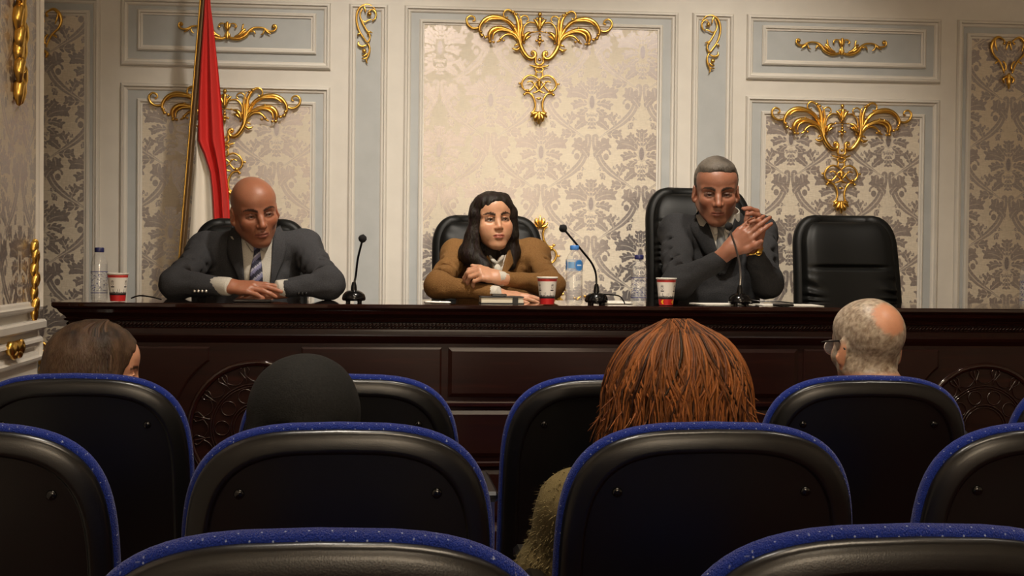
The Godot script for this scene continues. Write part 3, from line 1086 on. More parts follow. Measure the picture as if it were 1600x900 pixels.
func make_left_wall() -> void:
	# papered pier on the left; its panels are laid out in (distance from the far end, height) and turned to face the room
	var mb := MB.new()
	mb.box(Vector3(X_LEFT - 0.2, 0, Z_LEFT_END), Vector3(X_LEFT, CEIL, Z_REAR))
	var wall := structure("wall_left", mb, M.cream_paint)
	mb = MB.new()
	mb.box(Vector3(-2.0, 0, Z_LEFT_END), Vector3(X_LEFT - 0.2, CEIL, Z_LEFT_END + 0.2))
	structure("wall_return", mb, M.cream_paint)
	var face := Node3D.new()
	face.name = "panelled_face"
	wall.add_child(face)
	face.position = Vector3(X_LEFT, 0, Z_LEFT_END)
	face.rotation.y = PI / 2            # local +x runs towards the wall's far end, +z into the room
	var x1 := -0.012
	var yb: float = side_pt(30, 491).y
	var yd: float = side_pt(30, 521).y
	var ye: float = side_pt(30, 562).y
	for k in 3:
		var xa := x1 - 1.25 * (k + 1) + 0.1
		var xb := x1 - 1.25 * k
		var m2 := MB.new()
		frame(m2, Rect2(xa, yb, xb - xa, CEIL - 0.3 - yb), BOLD)
		part("panel_moulding", m2, M.cream_paint, face)
		part("wallpaper_panel", paper_sheet(Rect2(xa + 0.03, yb + 0.03, xb - xa - 0.06, CEIL - 0.36 - yb), 0.003, Vector2(-0.23, 1.6)), M.damask_wallpaper, face)
		m2 = MB.new()
		frame(m2, Rect2(xa, ye - 0.02, xb - xa, yd - ye), BOLD)
		part("dado_moulding", m2, M.cream_paint, face)
		m2 = MB.new()
		frame(m2, Rect2(xa, 0.2, xb - xa, ye - 0.26), BOLD)
		part("dado_moulding", m2, M.cream_paint, face)
	mb = MB.new()
	mb.box(Vector3(-7.0, yd, 0), Vector3(0, yd + 0.03, 0.028), 0.006)
	part("dado_rail", mb, M.cream_paint, face)
	# gilt carvings on this wall
	var items := [
		["gilt_drop_spray", "long gilt foliage drop on the papered side wall", side_pt(27, 55), 0.36, 0.09],
		["gilt_corner_spray", "gilt corner foliage at the foot of the side wall's paper", side_pt(50, 440), 0.22, 0.10],
		["gilt_dado_leaf", "small gilt leaf pair on the side wall's dado panel", side_pt(15, 547), 0.05, 0.14],
	]
	for it in items:
		var t := thing(it[0], it[1], "wall carving", it[2])
		t.rotation.y = PI / 2
		var h: float = it[3]
		var w: float = it[4]
		var rng := RandomNumberGenerator.new()
		rng.seed = hash(it[0])
		for m in [1.0, -1.0]:
			var g := MB.new()
			if it[0] == "gilt_dado_leaf":
				stroke(g, [V(0, 0), V(30, -14), V(60, 2), V(76, -12), V(66, -26)], [12, 16, 15, 12, 8], w / 160, V(0, 0), m, 0.016)
				stroke(g, [V(8, 6), V(34, 16), V(58, 12)], [8, 13, 5], w / 160, V(0, 0), m, 0.018)
			else:
				var n := 7
				for k in n:
					var y0 := -100.0 + 200.0 * k / (n - 1)
					var L := 48.0 * (1.0 - 0.8 * absf(k / float(n - 1) - 0.4)) * rng.randf_range(0.6, 1.25)
					y0 += rng.randf_range(-8, 8)
					stroke(g, [V(0, y0 - 16), V(L * 0.5, y0 - 14), V(L, y0 + 2), V(L * 0.75, y0 + 20)], [7, 10, 9, 4], h / 220, V(0, 0), m * w * 4.6, 0.007 + 0.004 * (k % 2))
			part("leaf_side", g, M.gilt, t)
		if it[0] != "gilt_dado_leaf":
			var s := MB.new()
			stroke(s, [V(0, -110), V(3, -50), V(-3, 20), V(0, 112)], [6, 9, 8, 3], h / 220, V(0, 0), 1, 0.009)
			part("stem", s, M.gilt, t)

# ------------------------------------------------------------------ podium
# mouldings that run round the front and both ends of the podium: prof = [(how far out, height)]
func run_round(mb: MB, x0: float, x1: float, zf: float, zb: float, prof: Array) -> void:
	for i in prof.size() - 1:
		var p: Vector2 = prof[i]
		var q: Vector2 = prof[i + 1]
		var up := Vector3(0, (q.x - p.x) * -1.0, 0)
		var w := absf(q.y - p.y)
		mb.face([Vector3(x0 - p.x, p.y, zf + p.x), Vector3(x1 + p.x, p.y, zf + p.x), Vector3(x1 + q.x, q.y, zf + q.x), Vector3(x0 - q.x, q.y, zf + q.x)], Vector3(0, 0, w + 1e-5) + up)
		mb.face([Vector3(x0 - p.x, p.y, zb), Vector3(x0 - p.x, p.y, zf + p.x), Vector3(x0 - q.x, q.y, zf + q.x), Vector3(x0 - q.x, q.y, zb)], Vector3(-w - 1e-5, 0, 0) + up)
		mb.face([Vector3(x1 + p.x, p.y, zb), Vector3(x1 + p.x, p.y, zf + p.x), Vector3(x1 + q.x, q.y, zf + q.x), Vector3(x1 + q.x, q.y, zb)], Vector3(w + 1e-5, 0, 0) + up)

func make_podium() -> void:
	var x0 := wp(80, 474, Z_DESK).x
	var x1 := wp(1600, 485, Z_DESK).x + 0.45
	var t := thing("podium", "long dark mahogany podium with carved roundels and a roped cornice", "podium", Vector3((x0 + x1) / 2, Y_DAIS, -4.9))
	var o := t.position
	var in_ := 0.05                       # body stands back under the top
	var bx0 := x0 + in_ - o.x
	var bx1 := x1 - in_ - o.x
	var zf := Z_DESK - in_ - o.z
	var zb := -5.2 - o.z
	var H := Y_DESK - o.y
	var mb := MB.new()
	# top slab with a moulded edge
	run_round(mb, bx0, bx1, zf, zb, [V(0.03, H - 0.032), V(0.036, H - 0.022), V(0.044, H - 0.018), V(0.05, H - 0.012), V(0.05, H - 0.003), V(0.047, H)])
	mb.face([Vector3(bx0 - 0.047, H, zb), Vector3(bx1 + 0.047, H, zb), Vector3(bx1 + 0.047, H, zf + 0.047), Vector3(bx0 - 0.047, H, zf + 0.047)], UP)
	mb.face([Vector3(bx0 - 0.047, H, zb), Vector3(bx1 + 0.047, H, zb), Vector3(bx1 + 0.03, H - 0.032, zb), Vector3(bx0 - 0.03, H - 0.032, zb)], Vector3(0, 0, -1))
	mb.face([Vector3(bx0 - 0.03, H - 0.032, zb), Vector3(bx1 + 0.03, H - 0.032, zb), Vector3(bx1 + 0.03, H - 0.032, zf + 0.03), Vector3(bx0 - 0.03, H - 0.032, zf + 0.03)], -UP)
	part("podium_top", mb, M.mahogany_top, t)
	mb = MB.new()
	zb = zf - 0.06       # the body is a front board; the panel's knees go under the top
	run_round(mb, bx0, bx1, zf, zb, [V(0.004, 0.04), V(0.004, H - 0.128), V(0.016, H - 0.112), V(0.02, H - 0.103), V(0.017, H - 0.098), V(0.014, H - 0.088), V(0.012, H - 0.082)])
	run_round(mb, bx0, bx1, zf, zb, [V(0.012, H - 0.082), V(0.005, H - 0.078), V(0.005, H - 0.061), V(0.016, H - 0.058), V(0.02, H - 0.053), V(0.012, H - 0.05), V(0.016, H - 0.044), V(0.03, H - 0.032)])
	mb.face([Vector3(bx0, 0.04, zb), Vector3(bx1, 0.04, zb), Vector3(bx1, H - 0.03, zb), Vector3(bx0, H - 0.03, zb)], Vector3(0, 0, -1))
	part("podium_body", mb, M.mahogany, t)
	mb = MB.new()
	run_round(mb, bx0, bx1, zf, zb, [V(0.03, 0.0), V(0.03, 0.09), V(0.02, 0.105), V(0.004, 0.115)])
	part("plinth", mb, M.mahogany, t)
	# roped band under the cornice: a twisted bead on the front and on the end
	mb = MB.new()
	var yr := H - 0.0695
	var n := int((bx1 - bx0) / 0.012)
	for i in n:
		var x := bx0 + (i + 0.5) * (bx1 - bx0) / n
		mb.tube([Vector3(x - 0.007, yr - 0.006, zf + 0.007), Vector3(x, yr, zf + 0.012), Vector3(x + 0.007, yr + 0.006, zf + 0.007)], [0.003, 0.0045, 0.003], 5)
	for i in 4:
		var z := zf - (i + 0.5) * 0.0128
		mb.tube([Vector3(bx0 - 0.007, yr - 0.006, z - 0.007), Vector3(bx0 - 0.012, yr, z), Vector3(bx0 - 0.007, yr + 0.006, z + 0.007)], [0.003, 0.0045, 0.003], 5)
	var rope := part("rope_band", mb, M.mahogany, t)
	rope.set_meta("kind", "stuff")
	# face layout in podium-local metres, read on the front face
	var zfw := zf + o.z + 0.004
	for cx in [400.0, 1537.0]:
		roundel(t, wp(cx, 669, zfw) - o, 0.218)
	# raised plates beside the roundels, cut to follow them
	var plates := [[112.0, 328.0, 400.0], [471.0, 690.0, 400.0], [1255.0, 1466.0, 1537.0], [1608.0, 1790.0, 1537.0]]
	for p in plates:
		var c := wp(p[2], 669, zfw) - o
		var poly := PackedVector2Array()
		var a := wp(p[0], 541, zfw) - o
		var b := wp(p[1], 541, zfw) - o
		for q in [V(a.x, H - 0.14), V(b.x, H - 0.14), V(b.x, H - 0.4), V(a.x, H - 0.4)]: poly.append(q)
		var disc := PackedVector2Array()
		for i in 40: disc.append(V(c.x, c.y) + Vector2.from_angle(TAU * i / 40) * 0.262)
		for piece in Geometry2D.clip_polygons(poly, disc):
			mb = MB.new()
			extrude(mb, piece, zf + 0.004, zf + 0.013, 0.006)
			part("raised_plate", mb, M.mahogany, t)
	# middle field: panels between rails
	var ml := wp(700, 600, zfw).x - o.x
	var mr := wp(1245, 600, zfw).x - o.x
	for yy in [0.315, 0.51]:
		mb = MB.new()
		mb.box(Vector3(ml - 0.02, H - yy - 0.018, zf), Vector3(mr + 0.02, H - yy, zf + 0.018), 0.004)
		part("rail", mb, M.mahogany_top, t)
	for yy in [[0.14, 0.30], [0.345, 0.495], [0.54, 0.70]]:
		mb = MB.new()
		extrude(mb, PackedVector2Array([V(ml, H - yy[1]), V(mr, H - yy[1]), V(mr, H - yy[0]), V(ml, H - yy[0])]), zf + 0.002, zf + 0.012, 0.012)
		part("raised_panel", mb, M.mahogany, t)

# a flat shape standing proud, with a bevelled edge
func extrude(mb: MB, poly: PackedVector2Array, z0: float, z1: float, bevel: float) -> void:
	var pl := poly
	if Geometry2D.is_polygon_clockwise(pl): pl.reverse()
	var inner := Geometry2D.offset_polygon(pl, -bevel, Geometry2D.JOIN_MITER)
	var np := pl.size()
	for i in np:
		var a := pl[i]
		var b := pl[(i + 1) % np]
		var d := (b - a).normalized()
		mb.face([Vector3(a.x, a.y, z0), Vector3(b.x, b.y, z0), Vector3(b.x, b.y, z1 - bevel * 0.4), Vector3(a.x, a.y, z1 - bevel * 0.4)], Vector3(d.y, -d.x, 0))
	if inner.is_empty(): return
	var inn: PackedVector2Array = inner[0]
	for i in np:
		var a := pl[i]
		var b := pl[(i + 1) % np]
		var ai := nearest(inn, a)
		var bi := nearest(inn, b)
		var pts := [Vector3(a.x, a.y, z1 - bevel * 0.4), Vector3(b.x, b.y, z1 - bevel * 0.4), Vector3(bi.x, bi.y, z1)]
		if ai.distance_to(bi) > 1e-5: pts.append(Vector3(ai.x, ai.y, z1))
		var d := (b - a).normalized()
		mb.face(pts, Vector3(d.y, -d.x, 2.0))
	var ti := Geometry2D.triangulate_polygon(inn)
	for k in range(0, ti.size(), 3):
		var tr := []
		for j in 3: tr.append(Vector3(inn[ti[k + j]].x, inn[ti[k + j]].y, z1))
		mb.face(tr, Vector3(0, 0, 1))

func nearest(pts: PackedVector2Array, p: Vector2) -> Vector2:
	var best := pts[0]
	for q in pts:
		if q.distance_squared_to(p) < best.distance_squared_to(p): best = q
	return best

func ring(mb: MB, c: Vector3, r: float, th: float, z := 0.0, seg := 48) -> void:
	var rows := []
	for i in seg:
		var a := TAU * i / seg
		var d := Vector3(cos(a), sin(a), 0)
		var row := []
		for k in 8:
			var b := TAU * k / 8
			row.append(c + d * (r + th * cos(b)) + Vector3(0, 0, z + th * 0.8 * sin(b)))
		rows.append(row)
	mb.sheet(rows, true, true, true)

func roundel(t: Node3D, c: Vector3, R: float) -> void:
	var mb := MB.new()
	ring(mb, c, R - 0.008, 0.011)
	part("roundel_rim", mb, M.mahogany_top, t)
	mb = MB.new()
	ring(mb, c, R * 0.655, 0.0028, 0.002); ring(mb, c, R * 0.62, 0.0025, 0.002)
	ring(mb, c, R * 0.36, 0.003, 0.002); ring(mb, c, R * 0.32, 0.0025, 0.002)
	for k in 10:
		var a := TAU * k / 10
		ring(mb, c + Vector3(cos(a), sin(a), 0) * R * 0.49, R * 0.105, 0.0025, 0.002, 20)
	part("roundel_rings", mb, M.mahogany_top, t)
	mb = MB.new()
	for k in 16:
		var a := TAU * (k + 0.5) / 16
		var d := Vector3(cos(a), sin(a), 0)
		var s := Vector3(-sin(a), cos(a), 0)
		var q := c + Vector3(0, 0, 0.003)
		# a fleur with two curled arms, and the arch that links it to the next
		mb.tube(smooth([q + d * R * 0.68, q + d * R * 0.80, q + d * R * 0.90], 3), [0.002, 0.0026, 0.003, 0.0034, 0.0032, 0.003, 0.002], 5)
		for m in [-1.0, 1.0]:
			var path := smooth([q + d * R * 0.74, q + d * R * 0.80 + s * m * R * 0.035, q + d * R * 0.87 + s * m * R * 0.07, q + d * R * 0.91 + s * m * R * 0.045], 3)
			var rr := []
			for i in path.size(): rr.append(0.0026)
			mb.tube(path, rr, 5)
		var a2 := a + TAU / 16
		var d2 := Vector3(cos(a2), sin(a2), 0)
		var mid := (d + d2).normalized()
		var pa := smooth([q + d * R * 0.80, q + d.lerp(mid, 0.5) * R * 0.72, q + mid * R * 0.69, q + d2.lerp(mid, 0.5) * R * 0.72, q + d2 * R * 0.80], 3)
		var r2 := []
		for i in pa.size(): r2.append(0.0022)
		mb.tube(pa, r2, 5)
	var carv := part("roundel_carving", mb, M.mahogany_top, t)
	carv.set_meta("kind", "stuff")

# ------------------------------------------------------------------ flag
func make_flag() -> void:
	var z := -6.05
	var foot := wp(262, 640, z)
	foot.y = Y_DAIS
	var t := thing("flag", "red and white flag hanging in folds from a brass-edged pole", "flag", foot)
	var p0 := wp(286, 385, z)
	var p1 := wp(316, 20, z)
	var dir := (p1 - p0).normalized()
	var base := p0 + dir * ((Y_DAIS + 0.05 - p0.y) / dir.y)
	var top := p0 + dir * ((2.75 - p0.y) / dir.y)
	var mb := MB.new()
	mb.tube([base - foot, (base + top) / 2 - foot, top - foot], [0.0135, 0.0135, 0.0125], 14)
	part("pole", mb, M.pole_wood, t)
	mb = MB.new()
	var e := Vector3(-0.011, 0, 0.011)
	mb.tube([base - foot + e, top - foot + e], [0.0035, 0.0035], 8)
	part("brass_edge", mb, M.gilt, t)
	mb = MB.new()
	mb.lathe([V(0.0, 0.0), V(0.16, 0.0), V(0.16, 0.02), V(0.05, 0.04), V(0.025, 0.07), V(0.0, 0.07)], 28, base - foot - Vector3(0, 0.05, 0))
	part("stand", mb, M.gilt, t)
	mb = MB.new()
	mb.lathe([V(0.0, 0.0), V(0.02, 0.01), V(0.028, 0.04), V(0.012, 0.09), V(0.0, 0.14)], 14, top - foot)
	part("finial", mb, M.gilt, t)
	# cloth: rows from top to bottom; left hem follows the pole, right edge spreads; three deep folds
	var rows_r := []        # red
	var rows_w := []        # white
	var N := 60
	var tab := [[-60, 322, 324, 326], [8, 319, 319, 329], [30, 318, 318, 332], [100, 313, 313, 340], [160, 310, 310, 346], [222, 307, 309, 351], [240, 306, 318, 352], [270, 304, 328, 354], [300, 301, 331, 357], [340, 298, 333, 359], [400, 294, 334, 361], [480, 288, 335, 363], [560, 284, 335, 364]]
	for i in N + 1:
		var y := -60.0 + 620.0 * i / N
		var k := 0
		while k < tab.size() - 2 and tab[k + 1][0] < y: k += 1
		var f := clampf((y - tab[k][0]) / float(tab[k + 1][0] - tab[k][0]), 0, 1)
		var xl := lerpf(tab[k][1], tab[k + 1][1], f)
		var xm := lerpf(tab[k][2], tab[k + 1][2], f)
		var xr := lerpf(tab[k][3], tab[k + 1][3], f)
		rows_r.append(cloth_row(xm, xr, y, z + 0.02, 26, 1.9, 0.020, 0.006 + 0.02 * i / N, foot))
		rows_w.append(cloth_row(xl, xm + 1.0, y, z + 0.012, 18, 1.3, 0.012, 0.0, foot))
	mb = MB.new()
	mb.sheet(rows_r, false, false, true)
	var red := mat("flag_red", srgb(196, 36, 30), 0.75)
	red.rim_enabled = true; red.rim = 0.25
	part("red_stripe", mb, thick(red), t)
	mb = MB.new()
	mb.sheet(rows_w.slice(25), false, false, true)
	part("white_stripe", mb, thick(mat("flag_white", srgb(222, 214, 200), 0.75)), t)

func thick(m: StandardMaterial3D) -> StandardMaterial3D:
	m.cull_mode = BaseMaterial3D.CULL_DISABLED
	return m

func cloth_row(xa: float, xb: float, y: float, z: float, n: int, waves: float, amp: float, bow: float, o: Vector3) -> Array:
	var row := []
	for k in n + 1:
		var u := float(k) / n
		var p := wp(lerpf(xa, xb, u), y, z)
		row.append(p + Vector3(0, 0, amp * sin(u * TAU * waves + 0.4 * sin(y * 0.01)) * smoothstep(-40, 200, y) + bow * sin(PI * u)) - o)
	return row

# ------------------------------------------------------------------ leather chairs of the panel
# z over the padded front of a backrest
func pad_z(u: float, v: float, h: float, seam: float, pleats: float, tuft: float) -> float:
	var eu := 1.0 - pow(absf(u), 4.0)
	var ev := 1.0 - pow(absf(v * 2.0 - 1.0), 6.0)
	var z := 0.055 * pow(maxf(eu * ev, 0.0), 0.4)
	var side := smoothstep(0.45, 0.95, absf(u)) * (1.0 - smoothstep(0.97, 1.0, absf(u)))
	var y := v * h
	z += pleats * side * (sin(y * 190.0 + 3.0 * sin(y * 37.0) + u * 6.0) * 0.5) * smoothstep(0.0, 0.04, h * tuft - y if tuft > 0 else 1.0)
	if seam > 0:
		z -= 0.014 * exp(-pow((v - seam) / 0.012, 2.0)) * smoothstep(0.0, 0.5, 1.0 - absf(u))
		z -= 0.003 * exp(-pow((absf(u) - 0.80 - 0.04 * v) / 0.03, 2.0))
	return z

func leather_chair(at: Vector3, w: float, h: float, top_y: float, label: String, seam: float, pleats: float, tuft: float, taper: float, turn := 0.0) -> void:
	var t := thing("leather_chair", label, "chair", Vector3(at.x, Y_DAIS, at.z), "black leather chairs behind the podium")
	t.rotation.y = turn
	var y0 := top_y - Y_DAIS - h
	# outline: half width over height with rounded shoulders
	var mb := MB.new()
	var rows := []
	var bk := []
	var NV := 150
	var NU := 40
	for i in NV + 1:
		var v := float(i) / NV
		var hw := w / 2 * (1.0 + taper * (1.0 - v)) * (1.0 - 0.36 * (1.0 - sqrt(maxf(1.0 - pow(maxf((v - 0.84) / 0.16, 0.0), 2.4), 0.0))))
		var row := []
		var rb := []
		for k in NU + 1:
			var u := -1.0 + 2.0 * k / NU
			var lean := -0.10 * v * v
			var bow := -0.02 * (1.0 - u * u)
			row.append(Vector3(hw * u, y0 + v * h, 0.02 + pad_z(u, v, h, seam, pleats, tuft) + lean + bow))
			rb.append(Vector3(hw * u, y0 + v * h, -0.03 + lean + bow - 0.03 * pow(maxf(1.0 - pow(absf(u), 4), 0.0), 0.5)))
		rows.append(row); bk.append(rb)
	mb.sheet(rows)
	part("backrest", mb, M.black_leather, t)
	mb = MB.new()
	mb.sheet(bk, false, false, true)
	# the rolled border joins the front pad and the back shell
	var rim := []
	for i in NV + 1: rim.append((rows[i][0] + bk[i][0]) / 2)
	for k in range(1, NU): rim.append((rows[NV][k] + bk[NV][k]) / 2)
	for i in range(NV, -1, -1): rim.append((rows[i][NU] + bk[i][NU]) / 2)
	part("back_shell", mb, M.black_leather, t)
	mb = MB.new()
	var rr := []
	for i in rim.size(): rr.append(0.027)
	mb.tube(rim, rr, 10)
	part("border_roll", mb, M.black_leather, t)
	# seat, arms, column and star base (behind the podium)
	mb = MB.new()
	var sdf := Sdf.new()
	sdf.blk(Vector3(0, y0 + 0.02, 0.26), Vector3(0.2, 0.03, 0.2), 0.035, 0.02)
	sdf.to_mesh(mb, 0.025)
	part("seat", mb, M.black_leather, t)
	for m in [-1.0, 1.0]:
		mb = MB.new()
		mb.tube(smooth([Vector3(m * 0.21, y0 + 0.0, 0.12), Vector3(m * 0.245, y0 + 0.08, 0.12), Vector3(m * 0.25, y0 + 0.16, 0.12), Vector3(m * 0.25, y0 + 0.17, 0.3), Vector3(m * 0.245, y0 + 0.09, 0.34), Vector3(m * 0.21, y0, 0.3)], 4), range(21).map(func(_i): return 0.017), 8)
		part("armrest", mb, M.black_gloss, t)
	mb = MB.new()
	mb.lathe([V(0.045, 0.09), V(0.03, 0.12), V(0.026, y0 - 0.04), V(0.09, y0 - 0.03), V(0.09, y0 - 0.015)], 16, Vector3(0, 0, 0.24))
	part("gas_lift", mb, M.dark_steel, t)
	for k in 5:
		var a := TAU * k / 5 + 0.3
		var d := Vector3(sin(a), 0, cos(a))
		mb = MB.new()
		mb.tube([Vector3(0, 0.1, 0.24) + d * 0.02, Vector3(0, 0.09, 0.24) + d * 0.14, Vector3(0, 0.065, 0.24) + d * 0.22], [0.024, 0.02, 0.014], 8)
		var leg := part("base_leg", mb, M.black_gloss, t)
		mb = MB.new()
		mb.tube([Vector3(-0.02, 0.028, 0.24) + d * 0.22, Vector3(0.02, 0.028, 0.24) + d * 0.22], [0.028, 0.028], 12)
		part("caster", mb, M.black_gloss, leg)

func make_panel_chairs() -> void:
	# pixel middle, pixel top, pixel width at the given depth
	var list := [
		[393.0, 341.0, 172.0, -5.62, "black leather chair of the man in the grey suit", 0.0, 0.004, 0.0, 0.0],
		[761.0, 336.0, 168.0, -5.62, "black leather chair of the woman in tan", 0.0, 0.004, 0.0, 0.03],
		[1090.0, 293.0, 166.0, -5.62, "tall black leather chair of the man in charcoal, pleated down its sides", 0.0, 0.014, 0.88, 0.05],
		[1318.0, 336.0, 166.0, -5.50, "empty black leather chair with a stitched seam across its back", 0.73, 0.016, 0.70, 0.10],
	]
	for c in list:
		var p := wp(c[0], c[1], c[3])
		var ppm: float = F_PX / -c[3]
		leather_chair(Vector3(p.x, 0, c[3] + 0.1), c[2] / ppm - 0.045, 0.66 if c[1] > 300 else 0.74, p.y - 0.027, c[4], c[5], c[6], c[7], c[8], 0.0)

# ------------------------------------------------------------------ audience seats
func seat_outline(inset: float, z: float, n := 72) -> Array:
	# y = 0 is the top of the back; bulges and narrows like the photographed shells; points go round once
	var w := 0.252 - inset
	var hh := 0.30 - inset
	var pts := []
	for i in n:
		var a := TAU * i / n
		var c := cos(a)
		var s := sin(a)
		var e := 2.0 / 4.0 if s >= 0 else 2.0 / 8.0
		var x := w * signf(c) * pow(absf(c), e)
		var y := hh * signf(s) * pow(absf(s), e)
		x *= 1.0 + 0.035 * (0.5 - y / 0.6)
		if s > 0: y -= 0.018 * pow(x / 0.25, 2.0) * s
		pts.append(Vector3(x, y - 0.30, z - 0.22 * x * x))
	return pts

func make_audience_chairs() -> void:
	var proto := Node3D.new()
	var shell := MB.new()
	# black moulded shell: rim band standing proud, then a step down to a broad shallow panel
	var lay := []
	for q in [[0.008, -0.010], [0.0065, -0.003], [0.007, 0.004], [0.011, 0.009], [0.020, 0.0125], [0.034, 0.0150], [0.0395, 0.0150], [0.0425, 0.0125], [0.0435, 0.0085], [0.046, 0.007], [0.10, 0.009], [0.16, 0.011], [0.22, 0.0115]]:
		lay.append(seat_outline(q[0], q[1]))
	var mid := []
	for p in lay[-1]: mid.append(Vector3(0, -0.30, 0.0125))
	lay.append(mid)
	shell.sheet(lay, true)
	var cush := MB.new()
	var cl := []
	for q in [[0.012, -0.006], [0.006, -0.005], [0.001, -0.010], [-0.001, -0.017], [0.0, -0.026], [0.006, -0.036], [0.02, -0.045], [0.06, -0.052], [0.14, -0.052], [0.2, -0.048]]:
		cl.append(seat_outline(q[0], q[1]))
	mid = []
	for p in cl[-1]: mid.append(Vector3(0, -0.30, -0.056))
	cl.append(mid)
	cush.sheet(cl, true, false, true)
	var seat := MB.new()
	var sdf := Sdf.new()
	sdf.blk(Vector3(0, -0.50, -0.30), Vector3(0.17, 0.012, 0.17), 0.045, 0.02)
	sdf.to_mesh(seat, 0.022)
	var pan := MB.new()
	pan.box(Vector3(-0.19, -0.575, -0.48), Vector3(0.19, -0.552, -0.1), 0.01)
	var screw := MB.new()
	screw.lathe([V(0.0, 0.0), V(0.0088, 0.0), V(0.0082, 0.003), V(0.0055, 0.0048), V(0.0, 0.0052)], 12)
	# pixel centre of each back and the row's depth
	var rows := [
		[-1.40, [[497.0, "blue-edged black seat back in the rearmost row, behind the hijab wearer"], [1442.0, "blue-edged black seat back in the rearmost row, behind the grey-haired man"]]],
		[-2.31, [[-85.0, "blue-edged black seat back touching the papered side wall, behind the long-haired woman"], [530.0, "blue-edged black seat back in front of which the hijab wearer sits"], [1118.0, "blue-edged black seat back carrying the red-haired woman"], [1678.0, "blue-edged black seat back of the middle row, beyond the red-haired woman's seat"]]],
		[-3.26, [[115.0, "blue-edged black seat back of the woman with long brown hair"], [545.0, "blue-edged black seat back half hidden by the hijab wearer's head"], [959.0, "empty blue-edged black seat back partly behind the red hair"], [1362.0, "blue-edged black seat back of the grey-haired man"], [1748.0, "blue-edged black seat back of the front row, next past the grey-haired man"]]],
	]
	for r in rows:
		for s in r[1]:
			var p := wp(s[0], 600, r[0])
			var t := thing("audience_seat", s[1], "seat", Vector3(p.x, 0, r[0]), "blue and black audience seats")
			var back := part("back_shell", shell, M.black_plastic, t)
			var tilt := Basis(Vector3.RIGHT, deg_to_rad(9.0))
			var top := 0.908
			var put := Transform3D(tilt, Vector3(0, top, 0))
			back.transform = put
			part("back_cushion", cush, M.blue_upholstery, t).transform = put
			for m in [-1.0, 1.0]:
				var sc := part("screw", screw, M.black_gloss, back)
				sc.transform = Transform3D(Basis(Vector3.RIGHT, PI / 2), Vector3(m * 0.158, -0.112, 0.0030))
			part("seat_cushion", seat, M.blue_upholstery, t).position = Vector3(0, 0.92, 0)
			part("seat_pan", pan, M.black_plastic, t).position = Vector3(0, 0.92, 0)
			for m in [-1.0, 1.0]:
				var mb := MB.new()
				mb.box(Vector3(m * 0.268 - 0.018, 0.60, -0.46), Vector3(m * 0.268 + 0.018, 0.625, -0.12), 0.008)
				var arm := part("armrest", mb, M.black_plastic, t)
				mb = MB.new()
				mb.tube([Vector3(m * 0.268, 0.60, -0.2), Vector3(m * 0.268, 0.40, -0.2), Vector3(m * 0.262, 0.0, -0.22)], [0.014, 0.014, 0.016], 10)
				mb.tube([Vector3(m * 0.268, 0.44, -0.2), Vector3(m * 0.2, 0.42, -0.14)], [0.012, 0.012], 8)
				mb.box(Vector3(m * 0.262 - 0.03, 0.0, -0.34), Vector3(m * 0.262 + 0.03, 0.012, -0.1), 0.004)
				part("steel_leg", mb, M.steel, t)
	proto.free()

